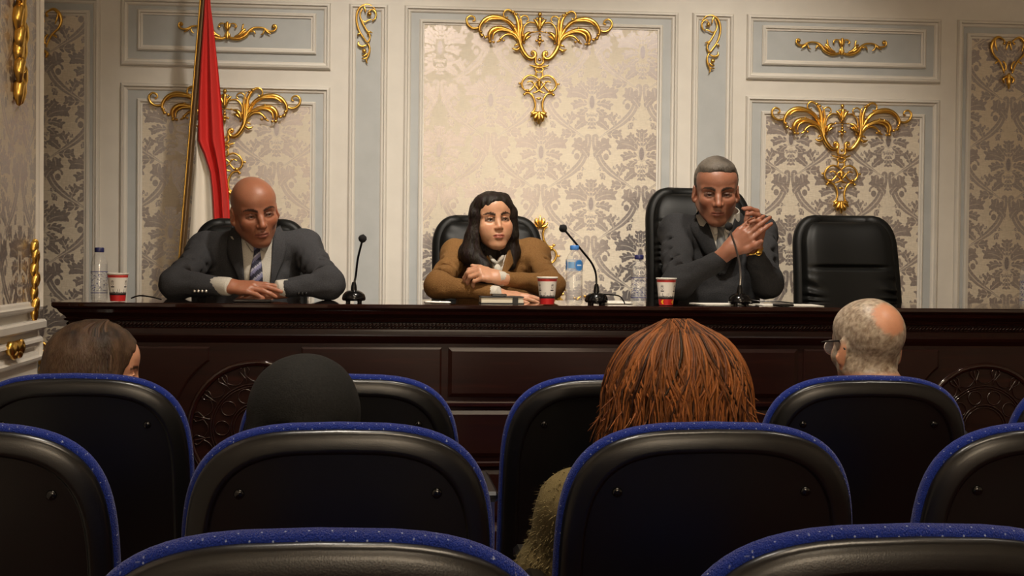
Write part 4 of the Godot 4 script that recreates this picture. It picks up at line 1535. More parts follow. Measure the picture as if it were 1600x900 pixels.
# ------------------------------------------------------------------ people
class SkinTone extends Painter:
	var base := Color(0.5, 0.3, 0.2)
	var inv := Transform3D.IDENTITY
	var sc := 1.0
	var head := false
	var brow := Color(0.03, 0.02, 0.015)
	var brow_w := 0.0045
	var lip := Color(0.35, 0.13, 0.1)
	var hair := Color(0.1, 0.1, 0.1)
	var stubble := 0.0
	var crop := 0            # 1: cropped grey hair with a bald patch
	var lash := 0.0
	var fn := FastNoiseLite.new()
	func at(p: Vector3) -> Color:
		var c := base
		var g := fn.get_noise_3dv(p * 900.0) * 0.06 + fn.get_noise_3dv(p * 3000.0) * 0.05
		c = Color(c.r * (1 + g), c.g * (1 + g * 1.2), c.b * (1 + g * 1.3))
		if not head: return c
		var l := (inv * p) / sc
		var ax := absf(l.x)
		if l.z > 0.035:
			# cheeks and nose a little redder
			c = c.lerp(Color(base.r * 1.08, base.g * 0.86, base.b * 0.82), 0.5 * exp(-(pow((ax - 0.04) / 0.018, 2) + pow((l.y + 0.03) / 0.02, 2))) + 0.4 * exp(-(pow(l.x / 0.014, 2) + pow((l.y + 0.032) / 0.012, 2))))
			# brows
			var by := 0.0205 + 0.005 * (1.0 - pow((ax - 0.036) / 0.02, 2))
			var bw := brow_w * (1.0 - 0.5 * smoothstep(0.03, 0.054, ax))
			if ax > 0.011 and ax < 0.056 and absf(l.y - by) < bw: c = c.lerp(brow, 0.93)
			# lash line and lid crease
			var ey := absf(l.y - 0.0005)
			if lash > 0 and absf(ax - 0.032) < 0.019 and ey < 0.0085 and l.z > 0.055:
				c = c.lerp(brow, lash)
			# lips
			var lw := 0.0095 * sqrt(maxf(1.0 - pow(l.x / 0.0255, 2), 0.0))
			if absf(l.y + 0.0675) < lw and l.z > 0.06: c = c.lerp(lip, 0.8)
		if stubble > 0:
			var s := smoothstep(-0.035, -0.06, l.y) * smoothstep(-0.02, 0.02, l.z)
			s = maxf(s, smoothstep(0.012, 0.02, absf(l.x)) * 0.0)
			c = c.lerp(hair, stubble * s * (0.7 + 2.0 * absf(g)))
		if crop == 1:
			# grey stubble of hair all round, thin over the crown with a bare patch
			var k := smoothstep(-0.072, -0.055, l.y + 0.02 * g) * smoothstep(0.075, 0.045, l.z)
			if absf(l.x) > 0.0765: k *= smoothstep(-0.005, 0.02, l.y)
			var bare := 1.0 - smoothstep(0.034, 0.048, Vector3(l.x + 0.002, (l.y - 0.070) * 1.0, (l.z + 0.095) * 0.7).length() + 0.12 * g)
			k *= 1.0 - bare
			var tone := hair.lerp(Color(hair.r * 0.45, hair.g * 0.43, hair.b * 0.40), clampf(0.35 + 1.6 * fn.get_noise_3dv(p * 1100.0 + Vector3(7, 3, 1)), 0.0, 1.0))
			var gr := 1.0 + 0.6 * fn.get_noise_3dv(p * 6000.0) + 0.5 * fn.get_noise_3dv(p * 2000.0)
			c = c.lerp(Color(tone.r * gr, tone.g * gr, tone.b * gr), 0.88 * k)
		return c

class Streak extends Painter:       # hair and cloth that vary in tone along the strands
	var a := Color.BLACK
	var b := Color.BLACK
	var q := Vector3(160, 8, 160)
	var fn := FastNoiseLite.new()
	func at(p: Vector3) -> Color:
		return a.lerp(b, clampf(0.5 + 0.9 * fn.get_noise_3dv(p * q * 6.0), 0, 1))

func turned(yaw: float, pitch: float, roll: float) -> Basis:
	return Basis(UP, deg_to_rad(yaw)) * Basis(Vector3.RIGHT, deg_to_rad(pitch)) * Basis(Vector3.BACK, deg_to_rad(roll))

# skull, face and ears in the frame s.X (face towards +z, eyes at y = 0)
func head_shape(s: Sdf, female := false, neck_to := Vector3(0, -0.2, -0.05), plump := 0.0, lid := 0.0) -> void:
	var jw := 0.9 if female else 1.0
	var soft := 0.5 if female else 1.0
	s.ell(Vector3(0, 0.036, -0.016), Vector3(0.0765, 0.083, 0.098), 0.02)
	s.ell(Vector3(0, 0.05, 0.028), Vector3(0.064, 0.052, 0.058), 0.03)
	s.ell(Vector3(0, -0.03, 0.018), Vector3(0.0595 * jw + plump, 0.080, 0.066), 0.03)
	for m in [-1.0, 1.0]:
		s.cap(Vector3(m * (0.049 * jw + plump), -0.050, -0.006), Vector3(m * 0.018, -0.098, 0.052), 0.019 + plump, 0.016, 0.03)
		s.ell(Vector3(m * 0.043, -0.024, 0.056), Vector3(0.021, 0.020, 0.018), 0.025)
		s.cap(Vector3(m * 0.050, 0.021, 0.058), Vector3(m * 0.014, 0.019, 0.0775), 0.0085 * (0.4 + 0.6 * soft), 0.0085 if not female else 0.004, 0.014)
		if female: s.ell(Vector3(m * 0.036, -0.050, 0.046), Vector3(0.026, 0.028, 0.022), 0.03)
	s.ell(Vector3(0, -0.1, 0.06), Vector3(0.021, 0.016, 0.018), 0.025)
	s.ell(Vector3(0, -0.064, 0.066), Vector3(0.028, 0.022, 0.019), 0.02)
	for m in [-1.0, 1.0]:            # eye sockets, lids
		s.ell(Vector3(m * 0.032, 0.001, 0.087), Vector3(0.019, 0.0125, 0.017), 0.014, Color.WHITE, true)
		s.chain([Vector3(m * 0.0165, -0.001, 0.0715), Vector3(m * 0.025, 0.0055 - lid, 0.0775 + lid * 0.25), Vector3(m * 0.036, 0.0062 - lid, 0.0765 + lid * 0.25), Vector3(m * 0.0475, -0.0005, 0.0685)], [0.003, 0.0034, 0.0034, 0.003], 0.004)
		s.chain([Vector3(m * 0.0165, -0.001, 0.0715), Vector3(m * 0.026, -0.0072, 0.0755), Vector3(m * 0.037, -0.0068, 0.0745), Vector3(m * 0.0475, -0.0005, 0.0685)], [0.003, 0.0028, 0.0028, 0.003], 0.005)
	var nz := 0.85 if female else 1.0
	s.chain([Vector3(0, 0.014, 0.079), Vector3(0, -0.010, 0.091 * (0.5 + 0.5 * nz) + 0.0), Vector3(0, -0.031, 0.1035 * (0.4 + 0.6 * nz) + 0.002)], [0.0075, 0.0085 * nz, 0.0118 * nz], 0.012)
	for m in [-1.0, 1.0]:
		s.ell(Vector3(m * 0.0125 * nz, -0.0355, 0.0895), Vector3(0.0085, 0.0075, 0.0105) * nz, 0.008)
		s.ell(Vector3(m * 0.006 * nz, -0.0425, 0.0955), Vector3(0.0032, 0.003, 0.004), 0.003, Color.WHITE, true)
	var ls := 1.2 if female else 1.0
	for m in [-1.0, 1.0]:
		s.chain([Vector3(m * 0.024, -0.0675, 0.0755), Vector3(m * 0.009, -0.0622, 0.0855), Vector3(0, -0.0634, 0.0865)], [0.003, 0.0048 * ls, 0.0046 * ls], 0.005)
		s.chain([Vector3(m * 0.021, -0.0695, 0.076), Vector3(m * 0.008, -0.0728, 0.0845), Vector3(0, -0.0732, 0.085)], [0.003, 0.0052 * ls, 0.0054 * ls], 0.005)
		s.cap(Vector3(m * 0.022, -0.0678, 0.081), Vector3(0, -0.0676, 0.0925), 0.0014, 0.0016, 0.003, Color.WHITE, true)
		if not female:               # folds from nose to mouth
			s.chain([Vector3(m * 0.021, -0.036, 0.088), Vector3(m * 0.031, -0.055, 0.083), Vector3(m * 0.034, -0.07, 0.077)], [0.002, 0.0026, 0.002], 0.008, Color.WHITE, true)
		# ears
		var e := Basis(UP, m * 0.42) * Basis(Vector3.RIGHT, -0.18)
		s.ell(Vector3(m * 0.080, -0.010, -0.014), Vector3(0.0075, 0.031, 0.0185), 0.008, Color.WHITE, false, e)
		s.ell(Vector3(m * 0.0865, -0.004, -0.006), Vector3(0.0055, 0.018, 0.009), 0.005, Color.WHITE, true, e)
		s.ell(Vector3(m * 0.078, -0.036, -0.008), Vector3(0.006, 0.008, 0.008), 0.006)
	s.cap(Vector3(0, -0.055, -0.026), neck_to, 0.050 if not female else 0.043, 0.062 if not female else 0.050, 0.03)

func eye_part(X: Transform3D, sc: float, side: float, gaze: Vector3, iris: Color, o: Vector3, parent: Node3D) -> void:
	var mb := MB.new()
	var c := X * (Vector3(side * 0.032, -0.0005, 0.0648) * sc)
	var g := (X.basis * gaze).normalized()
	var rows := []
	var cols := []
	var up := Vector3(0, 1, 0)
	var s1 := g.cross(up).normalized()
	var s2 := s1.cross(g)
	for i in 13:
		var th := PI * 0.62 * i / 12.0
		var row := []
		var cr := []
		for k in 16:
			var a := TAU * k / 16
			row.append(c - o + (g * cos(th) + (s1 * cos(a) + s2 * sin(a)) * sin(th)) * 0.0118 * sc)
			cr.append(Color(0.01, 0.008, 0.006) if th < 0.24 else (iris if th < 0.56 else Color(0.30, 0.26, 0.23)))
		rows.append(row); cols.append(cr)
	mb.sheet(rows, true, false, false, [], cols)
	part("eye", mb, M.eye, parent, true)

# a hand: palm, four fingers and a thumb; f points along the fingers, nb is the back of the hand, th the thumb side
func hand_shape(s: Sdf, w: Vector3, f: Vector3, nb: Vector3, side: float, curl: Array, thumb: Vector3, sc := 1.0, spread := 1.0) -> void:
	f = f.normalized()
	nb = (nb - f * nb.dot(f)).normalized()
	var lat := f.cross(nb) * side
	s.X = Transform3D.IDENTITY
	s.sc = 1.0
	var kn := [Vector3(0.090, 0.027, 0), Vector3(0.094, 0.008, 0.003), Vector3(0.089, -0.011, 0.001), Vector3(0.080, -0.029, -0.004)]
	var segs := [[0.043, 0.026, 0.020], [0.047, 0.030, 0.021], [0.043, 0.028, 0.020], [0.034, 0.021, 0.018]]
	for i in 4:
		var q: Vector3 = kn[i] * sc
		var base := w + f * 0.014 * sc + lat * q.y * 0.62
		var k := w + f * q.x + lat * q.y + nb * q.z
		s.cap(base, k, 0.0145 * sc, 0.0112 * sc, 0.012 * sc)
		var d := (f + lat * (q.y / sc) * 2.2 * spread).normalized()
		var ang := 0.0
		var p := k
		var rr := [0.0098, 0.0088, 0.0078, 0.0066]
		for j in 3:
			ang += float(curl[i]) * [0.8, 1.0, 0.6][j]
			var dj := d * cos(ang) - nb * sin(ang)
			var e: Vector3 = p + dj * float(segs[i][j]) * sc
			s.cap(p, e, rr[j] * sc * (0.9 if i == 3 else 1.0), rr[j + 1] * sc * (0.9 if i == 3 else 1.0), 0.004 * sc)
			p = e
	s.cap(w + f * 0.03 * sc - nb * 0.006 * sc + lat * 0.012 * sc, w + f * 0.055 * sc - nb * 0.006 * sc - lat * 0.018 * sc, 0.014 * sc, 0.013 * sc, 0.014 * sc)
	# thumb: thumb = direction in (f, lat, nb)
	var td := (f * thumb.x + lat * thumb.y + nb * thumb.z).normalized()
	var t0 := w + f * 0.018 * sc + lat * 0.018 * sc - nb * 0.006 * sc
	var t1 := t0 + (td + lat * 0.25).normalized() * 0.044 * sc
	var t2 := t1 + (td * 0.95 + f * 0.2).normalized() * 0.033 * sc
	var t3 := t2 + (td * 0.8 + f * 0.5).normalized() * 0.026 * sc
	s.chain([t0, t1, t2, t3], [0.015 * sc, 0.0125 * sc, 0.0105 * sc, 0.0082 * sc], 0.010 * sc)
	s.cap(w - f * 0.012 * sc, w + f * 0.02 * sc, 0.0255 * sc, 0.024 * sc, 0.016 * sc)

# torso, arms and legs of a seated figure; g = how much thicker than the body (cloth); J = joints in world space
func torso_shape(s: Sdf, J: Dictionary, g: float, fem := false, arms := true) -> void:
	s.X = Transform3D.IDENTITY
	s.sc = 1.0
	var sm: Vector3 = (J.sa + J.sb) / 2
	var sw: float = J.sa.distance_to(J.sb) / 2
	var ax: Vector3 = (J.sb - J.sa).normalized()
	var b := Basis(ax, UP, ax.cross(UP)).orthonormalized()
	var down: Vector3 = (J.hip - sm)
	s.ell(sm + down * 0.30, Vector3(sw * 0.92 + g, 0.20 + g, (0.105 if fem else 0.125) + g), 0.06, Color.WHITE, false, b)
	s.ell(sm + down * 0.66 + b.z * 0.02 * (1 if J.face > 0 else -1), Vector3(sw * 0.84 + g, 0.19 + g, (0.115 if fem else 0.145) + g), 0.08, Color.WHITE, false, b)
	s.ell(J.hip, Vector3(sw * 0.92 + g, 0.12 + g, 0.13 + g), 0.06, Color.WHITE, false, b)
	var nk: Vector3 = J.neck
	var sr := 0.052 if fem else 0.062
	var nr := 0.034 if fem else 0.044
	s.cap(nk + Vector3(0, -0.04 if fem else -0.035, -0.015), J.sa, nr + g * 0.6, sr + g, 0.05)
	s.cap(nk + Vector3(0, -0.04 if fem else -0.035, -0.015), J.sb, nr + g * 0.6, sr + g, 0.05)
	if arms:
		var ua := 0.048 if fem else 0.056
		for k in ["a", "b"]:
			var sh: Vector3 = J["s" + k]
			var el: Vector3 = J["e" + k]
			var wr: Vector3 = J["w" + k]
			s.cap(sh, el, ua + g, ua * 0.82 + g, 0.035)
			s.cap(el, wr, ua * 0.80 + g, ua * 0.54 + g * 0.9, 0.035)

func leg_shape(s: Sdf, J: Dictionary, g: float) -> void:
	s.X = Transform3D.IDENTITY
	s.sc = 1.0
	for m in [-1.0, 1.0]:
		var h: Vector3 = J.hip + Vector3(m * 0.09, -0.02, 0)
		var k: Vector3 = h + Vector3(m * 0.04, 0.0, 0.40 * J.face)
		var f := Vector3(k.x, J.floor + 0.07, k.z - 0.02 * J.face)
		s.cap(h, k, 0.078 + g, 0.058 + g, 0.04)
		s.cap(k, f, 0.056 + g, 0.040 + g * 1.4, 0.03)

func shoe_parts(J: Dictionary, o: Vector3, parent: Node3D) -> void:
	for m in [-1.0, 1.0]:
		var s := Sdf.new()
		var x: float = J.hip.x + m * 0.13
		var z: float = J.hip.z + 0.38 * J.face
		s.cap(Vector3(x, J.floor + 0.04, z), Vector3(x, J.floor + 0.032, z + 0.17 * J.face), 0.038, 0.03, 0.02)
		s.cap(Vector3(x, J.floor + 0.06, z), Vector3(x, J.floor + 0.09, z - 0.01), 0.04, 0.042, 0.02)
		var mb := MB.new()
		s.to_mesh(mb, 0.015, o)
		part("shoe", mb, M.black_gloss, parent)

# cloth laid on the front of a figure between two pixel edges
func drape(sdf: Sdf, le: Array, ri: Array, zg: float, off: float, o: Vector3, nu := 6, per := 5, curve := 0.0) -> MB:
	var mb := MB.new()
	var L := smooth(le, per)
	var R := smooth(ri, per)
	var rows := []
	for i in L.size():
		var row := []
		for k in nu + 1:
			var u := float(k) / nu
			var q: Vector2 = L[i].lerp(R[i], u)
			var p := wp(q.x, q.y, zg)
			for it in 2:
				var z := sdf.front(p.x, p.y, zg + 0.35, zg - 0.3)
				p = wp(q.x, q.y, z)
			row.append(p + Vector3(0, 0, off + curve * sin(PI * u)) - o)
		# edges turned under
		row.push_front(row[0] - Vector3(0, 0, off + 0.004)); row.append(row[-1] - Vector3(0, 0, off + 0.004))
		rows.append(row)
	var f := []
	var l := []
	for p in rows[0]: f.append(p - Vector3(0, 0, off))
	for p in rows[-1]: l.append(p - Vector3(0, 0, off))
	rows.push_front(f); rows.append(l)
	mb.sheet(rows, false, false, true)
	return mb

# locks of hair: each follows points and tapers
func locks(mb: MB, paths: Array, r0: float, a: Color, b: Color, rng: RandomNumberGenerator, o: Vector3) -> void:
	for p in paths:
		var sm := smooth(p, 3)
		var rr := []
		var q := []
		for i in sm.size():
			var t := float(i) / (sm.size() - 1)
			rr.append(r0 * (0.55 + 0.9 * sin(PI * minf(t * 1.1, 1.0)) * (1.0 - 0.5 * t)) * (1.0 if t < 0.98 else 0.3))
			q.append(sm[i] - o)
		mb.col = a.lerp(b, rng.randf())
		mb.tube(q, rr, 5)

func rot_to(v: Vector3, ax: Vector3, deg: float) -> Vector3:
	return v.rotated(ax.normalized(), deg_to_rad(deg))

# collar standing round the neck, open in front
func collar_band(at: Vector3, b: Basis, r0: float, r1: float, h: float, open_deg: float, o: Vector3, mb: MB, th := 0.004) -> void:
	var rows := []
	for i in 5:
		rows.append([])
	for k in 33:
		var a := deg_to_rad(open_deg) + (TAU - 2 * deg_to_rad(open_deg)) * k / 32.0
		var d := Vector3(sin(a), 0, cos(a))
		var back := 0.5 - 0.5 * cos(a)
		var rr := [r0 + th, r1 + th + 0.002, r1 + th * 0.5, r1, r0]
		var yy := [0.0, h * (0.75 + 0.25 * back), h * (0.8 + 0.25 * back), h * (0.75 + 0.25 * back), 0.0]
		for i in 5:
			rows[i].append(at + b * (d * Vector3(rr[i], 0, rr[i] * 1.05) + Vector3(0, yy[i], 0)) - o)
	mb.sheet(rows)

func make_panelists() -> void:
	man_grey()
	woman_tan()
	man_charcoal()

func finish_body(t: Node3D, o: Vector3, hs: Sdf, hp: Painter, hands: Array, J: Dictionary, skin: SkinTone, fem := false) -> void:
	var mb := MB.new()
	var bs := Sdf.new()
	torso_shape(bs, J, -0.014, fem)
	leg_shape(bs, J, -0.01)
	bs.cap(J.neck + Vector3(0, -0.05, -0.01), J.neck + Vector3(0, 0.03, 0.0), 0.06, 0.05, 0.04)
	bs.to_mesh(mb, 0.016, o, skin)
	hs.to_mesh(mb, 0.0030, o, hp)
	for h in hands:
		h.to_mesh(mb, 0.0036, o, skin)
	part("body", mb, M.skin, t, true)
	var ls := Sdf.new()
	leg_shape(ls, J, 0.006)
	ls.ell(J.hip, Vector3(0.17, 0.10, 0.13), 0.05)
	mb = MB.new()
	ls.to_mesh(mb, 0.018, o)
	part("trousers", mb, M.trousers, t)
	shoe_parts(J, o, t)

func skin_of(col: Color, sd: int) -> SkinTone:
	var s := SkinTone.new()
	s.base = col
	s.fn.seed = sd
	s.fn.frequency = 0.05
	return s

func wrinkled(sd: int, amp: float, ridged := false, freq := 1.0) -> Sdf:
	var s := Sdf.new()
	s.noise = FastNoiseLite.new()
	s.noise.seed = sd
	s.noise.frequency = freq
	s.noise.fractal_octaves = 3
	if ridged:
		s.noise.fractal_type = FastNoiseLite.FRACTAL_RIDGED
		s.noise.fractal_octaves = 2
	s.amp = amp
	s.stretch = Vector3(5, 9, 7) if ridged else Vector3(9, 14, 9)
	return s

func cuff(t: Node3D, el: Vector3, wr: Vector3, r: float, o: Vector3, m: Material, ext := 0.016, called := "shirt_cuff") -> void:
	var d := (wr - el).normalized()
	var mb := MB.new()
	mb.tube([wr - d * 0.03 - o, wr + d * ext * 0.5 - o, wr + d * ext - o, wr + d * (ext + 0.002) - o], [r, r * 1.02, r * 1.0, r * 0.86], 16)
	part(called, mb, m, t)

func sleeve_buttons(t: Node3D, jk: Sdf, px: Array, py: float, zg: float, o: Vector3, m: Material) -> void:
	for x in px:
		var p := wp(x, py, zg)
		var z := jk.front(p.x, p.y, zg + 0.3, zg - 0.3)
		p = wp(x, py, z)
		var mb := MB.new()
		mb.ball(Vector3(p.x, p.y, jk.front(p.x, p.y, zg + 0.3, zg - 0.3) + 0.001) - o, Vector3(0.0058, 0.0058, 0.003), 10, 6)
		part("sleeve_button", mb, m, t)

# the chest plus the shirt's neck, for laying collars and ties on
func with_neck(J: Dictionary, fem := false) -> Sdf:
	var s := Sdf.new()
	torso_shape(s, J, 0.008, fem, false)
	if fem: s.cap(J.neck + Vector3(0, -0.10, 0.025), J.neck + Vector3(0, 0.0, 0.010), 0.066, 0.050, 0.03)
	else: s.cap(J.neck + Vector3(0, -0.10, 0.035), J.neck + Vector3(0, 0.03, 0.022), 0.082, 0.066, 0.03)
	return s

func creases(jk: Sdf, J: Dictionary) -> void:
	for k in ["a", "b"]:
		var el: Vector3 = J["e" + k]
		var sh: Vector3 = J["s" + k]
		var wr: Vector3 = J["w" + k]
		var up := (sh - el).normalized()
		var fo := (wr - el).normalized()
		var x := up.cross(fo).normalized()
		for i in 4:
			var c := el + (up * (0.02 + 0.03 * i) if i % 2 == 0 else fo * (0.03 + 0.028 * i)) + (up + fo).normalized() * 0.035
			jk.cap(c - x * 0.06 + up * 0.02, c + x * 0.055 - fo * 0.014 * i, 0.009, 0.005, 0.018, Color.WHITE, true)
		# armpit pull lines
		for i in 3:
			var c := sh.lerp(el, 0.25 + 0.2 * i) + Vector3(0, 0, 0.062)
			jk.cap(c + Vector3(-0.05 if k == "a" else 0.05, 0.02, -0.02), c + Vector3(0.03 if k == "a" else -0.03, -0.03, 0.0), 0.008, 0.004, 0.02, Color.WHITE, true)

func man_grey() -> void:
	var zt := -5.30
	var J := {"neck": wp(396, 383, -5.27), "sa": wp(322, 391, -5.32), "sb": wp(474, 387, -5.32), "ea": wp(273, 443, -5.02), "eb": wp(515, 443, -5.02), "wa": wp(343, 447, -4.93), "wb": wp(448, 450, -4.96), "hip": wp(398, 470, -5.38), "face": 1.0, "floor": Y_DAIS}
	J.hip.y = 0.85
	var o: Vector3 = Vector3(J.hip.x, Y_DAIS, J.hip.z)
	var t := thing("person", "person with shaved head in grey suit and striped tie, forearms on podium", "person", o)
	var sk := skin_of(lin(162, 106, 80), 1)
	var hp := skin_of(lin(162, 106, 80), 2)
	var X := Transform3D(turned(19, 13, 9), wp(398, 330, -5.16))
	hp.head = true; hp.inv = X.affine_inverse(); hp.stubble = 0.28; hp.hair = lin(60, 46, 38); hp.brow = lin(52, 36, 28); hp.brow_w = 0.0048; hp.lash = 0.65; hp.lip = lin(140, 78, 66)
	var hs := Sdf.new()
	hs.X = X
	head_shape(hs, false, X.affine_inverse() * (J.neck + Vector3(0, -0.02, 0)), 0.003, 0.0012)
	var ha := Sdf.new()      # image-left hand lies over the other, fingers to the right
	var wa: Vector3 = J.wa + Vector3(0.018, 0.0, 0.008)
	hand_shape(ha, wa, Vector3(1, -0.02, 0.12), Vector3(0, 1, 0.45), -1.0, [0.10, 0.16, 0.22, 0.30], Vector3(0.8, 0.5, -0.5), 1.0, 1.2)
	var hb := Sdf.new()
	var wb: Vector3 = J.wb + Vector3(-0.018, -0.012, 0.0)
	hand_shape(hb, wb, Vector3(-1, -0.05, 0.25), Vector3(0, 1, 0.3), 1.0, [0.45, 0.5, 0.55, 0.6], Vector3(0.7, 0.4, -0.6), 0.97)
	finish_body(t, o, hs, hp, [ha, hb], J, sk)
	for m in [-1.0, 1.0]: eye_part(X, 1.0, m, Vector3(0.3, -0.14, 1), Color(0.035, 0.02, 0.012), o, t)
	var jk := wrinkled(41, 0.0065, true)
	torso_shape(jk, J, 0.006)
	creases(jk, J)
	var mb := MB.new()
	jk.to_mesh(mb, 0.0075, o)
	var jacket := part("jacket", mb, M.suit_grey, t)
	# shirt front, tie, collar and lapels
	var ks := with_neck(J)
	part("shirt", drape(ks, [V(377, 366), V(379, 400), V(381, 440), V(383, 462)], [V(428, 364), V(426, 400), V(424, 438), V(421, 462)], zt, 0.004, o, 8), M.shirt_white, t)
	var cb := MB.new()
	collar_band(J.neck + Vector3(0.0, -0.008, 0.002), turned(8, 16, 4), 0.078, 0.074, 0.056, 26, o, cb)
	part("shirt_collar", cb, M.shirt_white, t)
	part("collar_point", drape(ks, [V(374, 360), V(380, 372), V(387, 384), V(394, 394)], [V(378, 362), V(388, 374), V(396, 382), V(398, 391)], zt, 0.010, o, 3), M.shirt_white, t)
	part("collar_point", drape(ks, [V(424, 362), V(416, 374), V(408, 381), V(408, 390)], [V(429, 360), V(427, 374), V(421, 384), V(415, 395)], zt, 0.010, o, 3), M.shirt_white, t)
	var tie := drape(ks, [V(396, 383), V(397, 391), V(396, 402), V(392, 420), V(390, 440), V(390, 455)], [V(409, 383), V(407, 391), V(408, 402), V(410, 420), V(411, 440), V(411, 455)], zt, 0.012, o, 12, 10, 0.006)
	for i in tie.v.size():
		var w := tie.v[i]
		var s := fposmod((w.y * 1.0 - w.x * 0.9) * 25.0, 1.0)
		tie.c[i] = lin(44, 44, 62) if s < 0.52 else (lin(132, 132, 168) if s < 0.86 else lin(190, 190, 205))
	part("tie", tie, M.painted, t, true)
	part("lapel", drape(ks, [V(364, 352), V(356, 376), V(357, 400), V(372, 434), V(380, 462)], [V(375, 360), V(378, 384), V(380, 406), V(382, 436), V(384, 462)], zt, 0.013, o, 5), M.suit_grey, jacket)
	part("lapel", drape(ks, [V(428, 360), V(426, 384), V(425, 406), V(423, 436), V(420, 462)], [V(438, 352), V(447, 376), V(446, 400), V(432, 434), V(424, 462)], zt, 0.013, o, 5), M.suit_grey, jacket)
	var pin := MB.new()
	var pp := wp(437, 402, zt)
	pin.ball(Vector3(pp.x, pp.y, jk.front(pp.x, pp.y, zt + 0.3, zt - 0.3) + 0.008) - o, Vector3(0.006, 0.006, 0.003), 10, 6)
	part("lapel_pin", pin, mat("pin_bronze", srgb(120, 50, 40), 0.4, 0.3), jacket)
	cuff(t, J.ea, J.wa, 0.0315, o, M.shirt_white, 0.040)
	cuff(t, J.eb, J.wb, 0.0300, o, M.shirt_white, 0.034)
	sleeve_buttons(jacket, jk, [304.0, 310.0, 316.0, 322.0], 455.0, -4.95, o, M.steel)
	sleeve_buttons(jacket, jk, [466.0, 472.0, 478.0], 459.0, -4.95, o, M.dark_steel)

func woman_tan() -> void:
	var zt := -5.30
	var J := {"neck": wp(776, 394, -5.25), "sa": wp(713, 402, -5.32), "sb": wp(834, 402, -5.32), "ea": wp(684, 446, -5.04), "eb": wp(862, 446, -5.06), "wa": wp(765, 457, -4.92), "wb": wp(789, 436, -4.95), "hip": wp(772, 470, -5.38), "face": 1.0, "floor": Y_DAIS}
	J.hip.y = 0.85
	var o: Vector3 = Vector3(J.hip.x, Y_DAIS, J.hip.z)
	var t := thing("person", "person with long dark hair in tan jacket, arms folded on podium", "person", o)
	var sk := skin_of(lin(196, 146, 116), 3)
	var hp := skin_of(lin(200, 150, 118), 4)
	var sc := 0.89
	var X := Transform3D(turned(12, -3, 3), wp(769, 345, -5.20))
	hp.head = true; hp.inv = X.affine_inverse(); hp.sc = sc; hp.brow = lin(22, 15, 13); hp.brow_w = 0.0052; hp.lash = 0.8; hp.lip = lin(150, 72, 64)
	var hs := Sdf.new()
	hs.X = X; hs.sc = sc
	head_shape(hs, true, (X.affine_inverse() * (J.neck + Vector3(0, -0.03, 0))) / sc)
	var ha := Sdf.new()     # flat on the podium, fingers to the right
	hand_shape(ha, J.wa + Vector3(0.012, -0.004, 0.0), Vector3(1, -0.10, 0.12), Vector3(0, 1, 0.3), -1.0, [0.08, 0.08, 0.10, 0.12], Vector3(0.85, 0.4, -0.2), 0.88, 0.9)
	var hb := Sdf.new()     # folded over the other wrist
	hand_shape(hb, J.wb + Vector3(-0.012, 0.002, 0.01), Vector3(-1, 0.28, 0.25), Vector3(0.25, 0.75, 0.65), 1.0, [0.85, 0.85, 0.9, 0.95], Vector3(0.8, 0.35, -0.25), 0.9, 0.4)
	finish_body(t, o, hs, hp, [ha, hb], J, sk, true)
	for m in [-1.0, 1.0]: eye_part(X, sc, m, Vector3(0.3, 0.02, 1), Color(0.03, 0.018, 0.01), o, t)
	var jk := wrinkled(42, 0.007, true)
	torso_shape(jk, J, 0.005, true)
	creases(jk, J)
	for m in ["a", "b"]:     # padded shoulders
		jk.ell(J["s" + m] + Vector3(0, 0.02, 0), Vector3(0.055, 0.045, 0.06), 0.03)
	var mb := MB.new()
	jk.to_mesh(mb, 0.0075, o)
	var jacket := part("jacket", mb, M.jacket_tan, t)
	# hair: cap, side curtains and a fall behind the shoulders
	var hr := wrinkled(43, 0.004)
	hr.stretch = Vector3(40, 5, 40)
	hr.X = X; hr.sc = sc
	hr.ell(Vector3(0, 0.034, -0.021), Vector3(0.085, 0.088, 0.103), 0.02)
	for m in [-1.0, 1.0]:
		hr.chain([Vector3(m * 0.050, 0.086, 0.030), Vector3(m * 0.078, 0.03, 0.022), Vector3(m * 0.086, -0.06, 0.002)], [0.020, 0.020, 0.026], 0.02)
	hr.ell(Vector3(0, 0.066, 0.026), Vector3(0.072, 0.046, 0.063), 0.02)
	hr.chain([Vector3(-0.086, -0.06, 0.0), Vector3(-0.10, -0.13, -0.005), Vector3(-0.055, -0.19, 0.055)], [0.030, 0.040, 0.028], 0.03)
	hr.chain([Vector3(0.080, -0.06, -0.02), Vector3(0.082, -0.13, -0.03), Vector3(0.07, -0.18, -0.01)], [0.028, 0.034, 0.026], 0.03)
	hr.chain([Vector3(0, 0, -0.07), Vector3(0, -0.12, -0.085), Vector3(0, -0.22, -0.09)], [0.075, 0.085, 0.07], 0.03)
	hr.ell(Vector3(0, -0.030, 0.090), Vector3(0.061, 0.100, 0.066), 0.012, Color.WHITE, true)
	hr.cap(Vector3(0.004, 0.092, 0.092), Vector3(0.002, 0.130, 0.03), 0.004, 0.002, 0.010, Color.WHITE, true)
	var st := Streak.new()
	st.a = lin(20, 15, 13); st.b = lin(44, 34, 28); st.fn.seed = 6; st.fn.frequency = 0.02
	mb = MB.new()
	hr.to_mesh(mb, 0.0042, o, st)
	part("hair", mb, M.hair, t, true)
	# blouse with a bow at the neck, lapels
	var ks := with_neck(J, true)
	part("blouse", drape(ks, [V(763, 398), V(767, 408), V(770, 420), V(774, 436)], [V(767, 399), V(775, 412), V(780, 424), V(784, 436)], zt, 0.006, o, 6), M.shirt_white, t)
	part("blouse", drape(ks, [V(786, 400), V(778, 412), V(777, 424), V(778, 436)], [V(792, 397), V(790, 408), V(787, 420), V(784, 436)], zt, 0.007, o, 4), M.shirt_white, t)
	var bow := MB.new()
	var bc := wp(777, 412, -5.15)
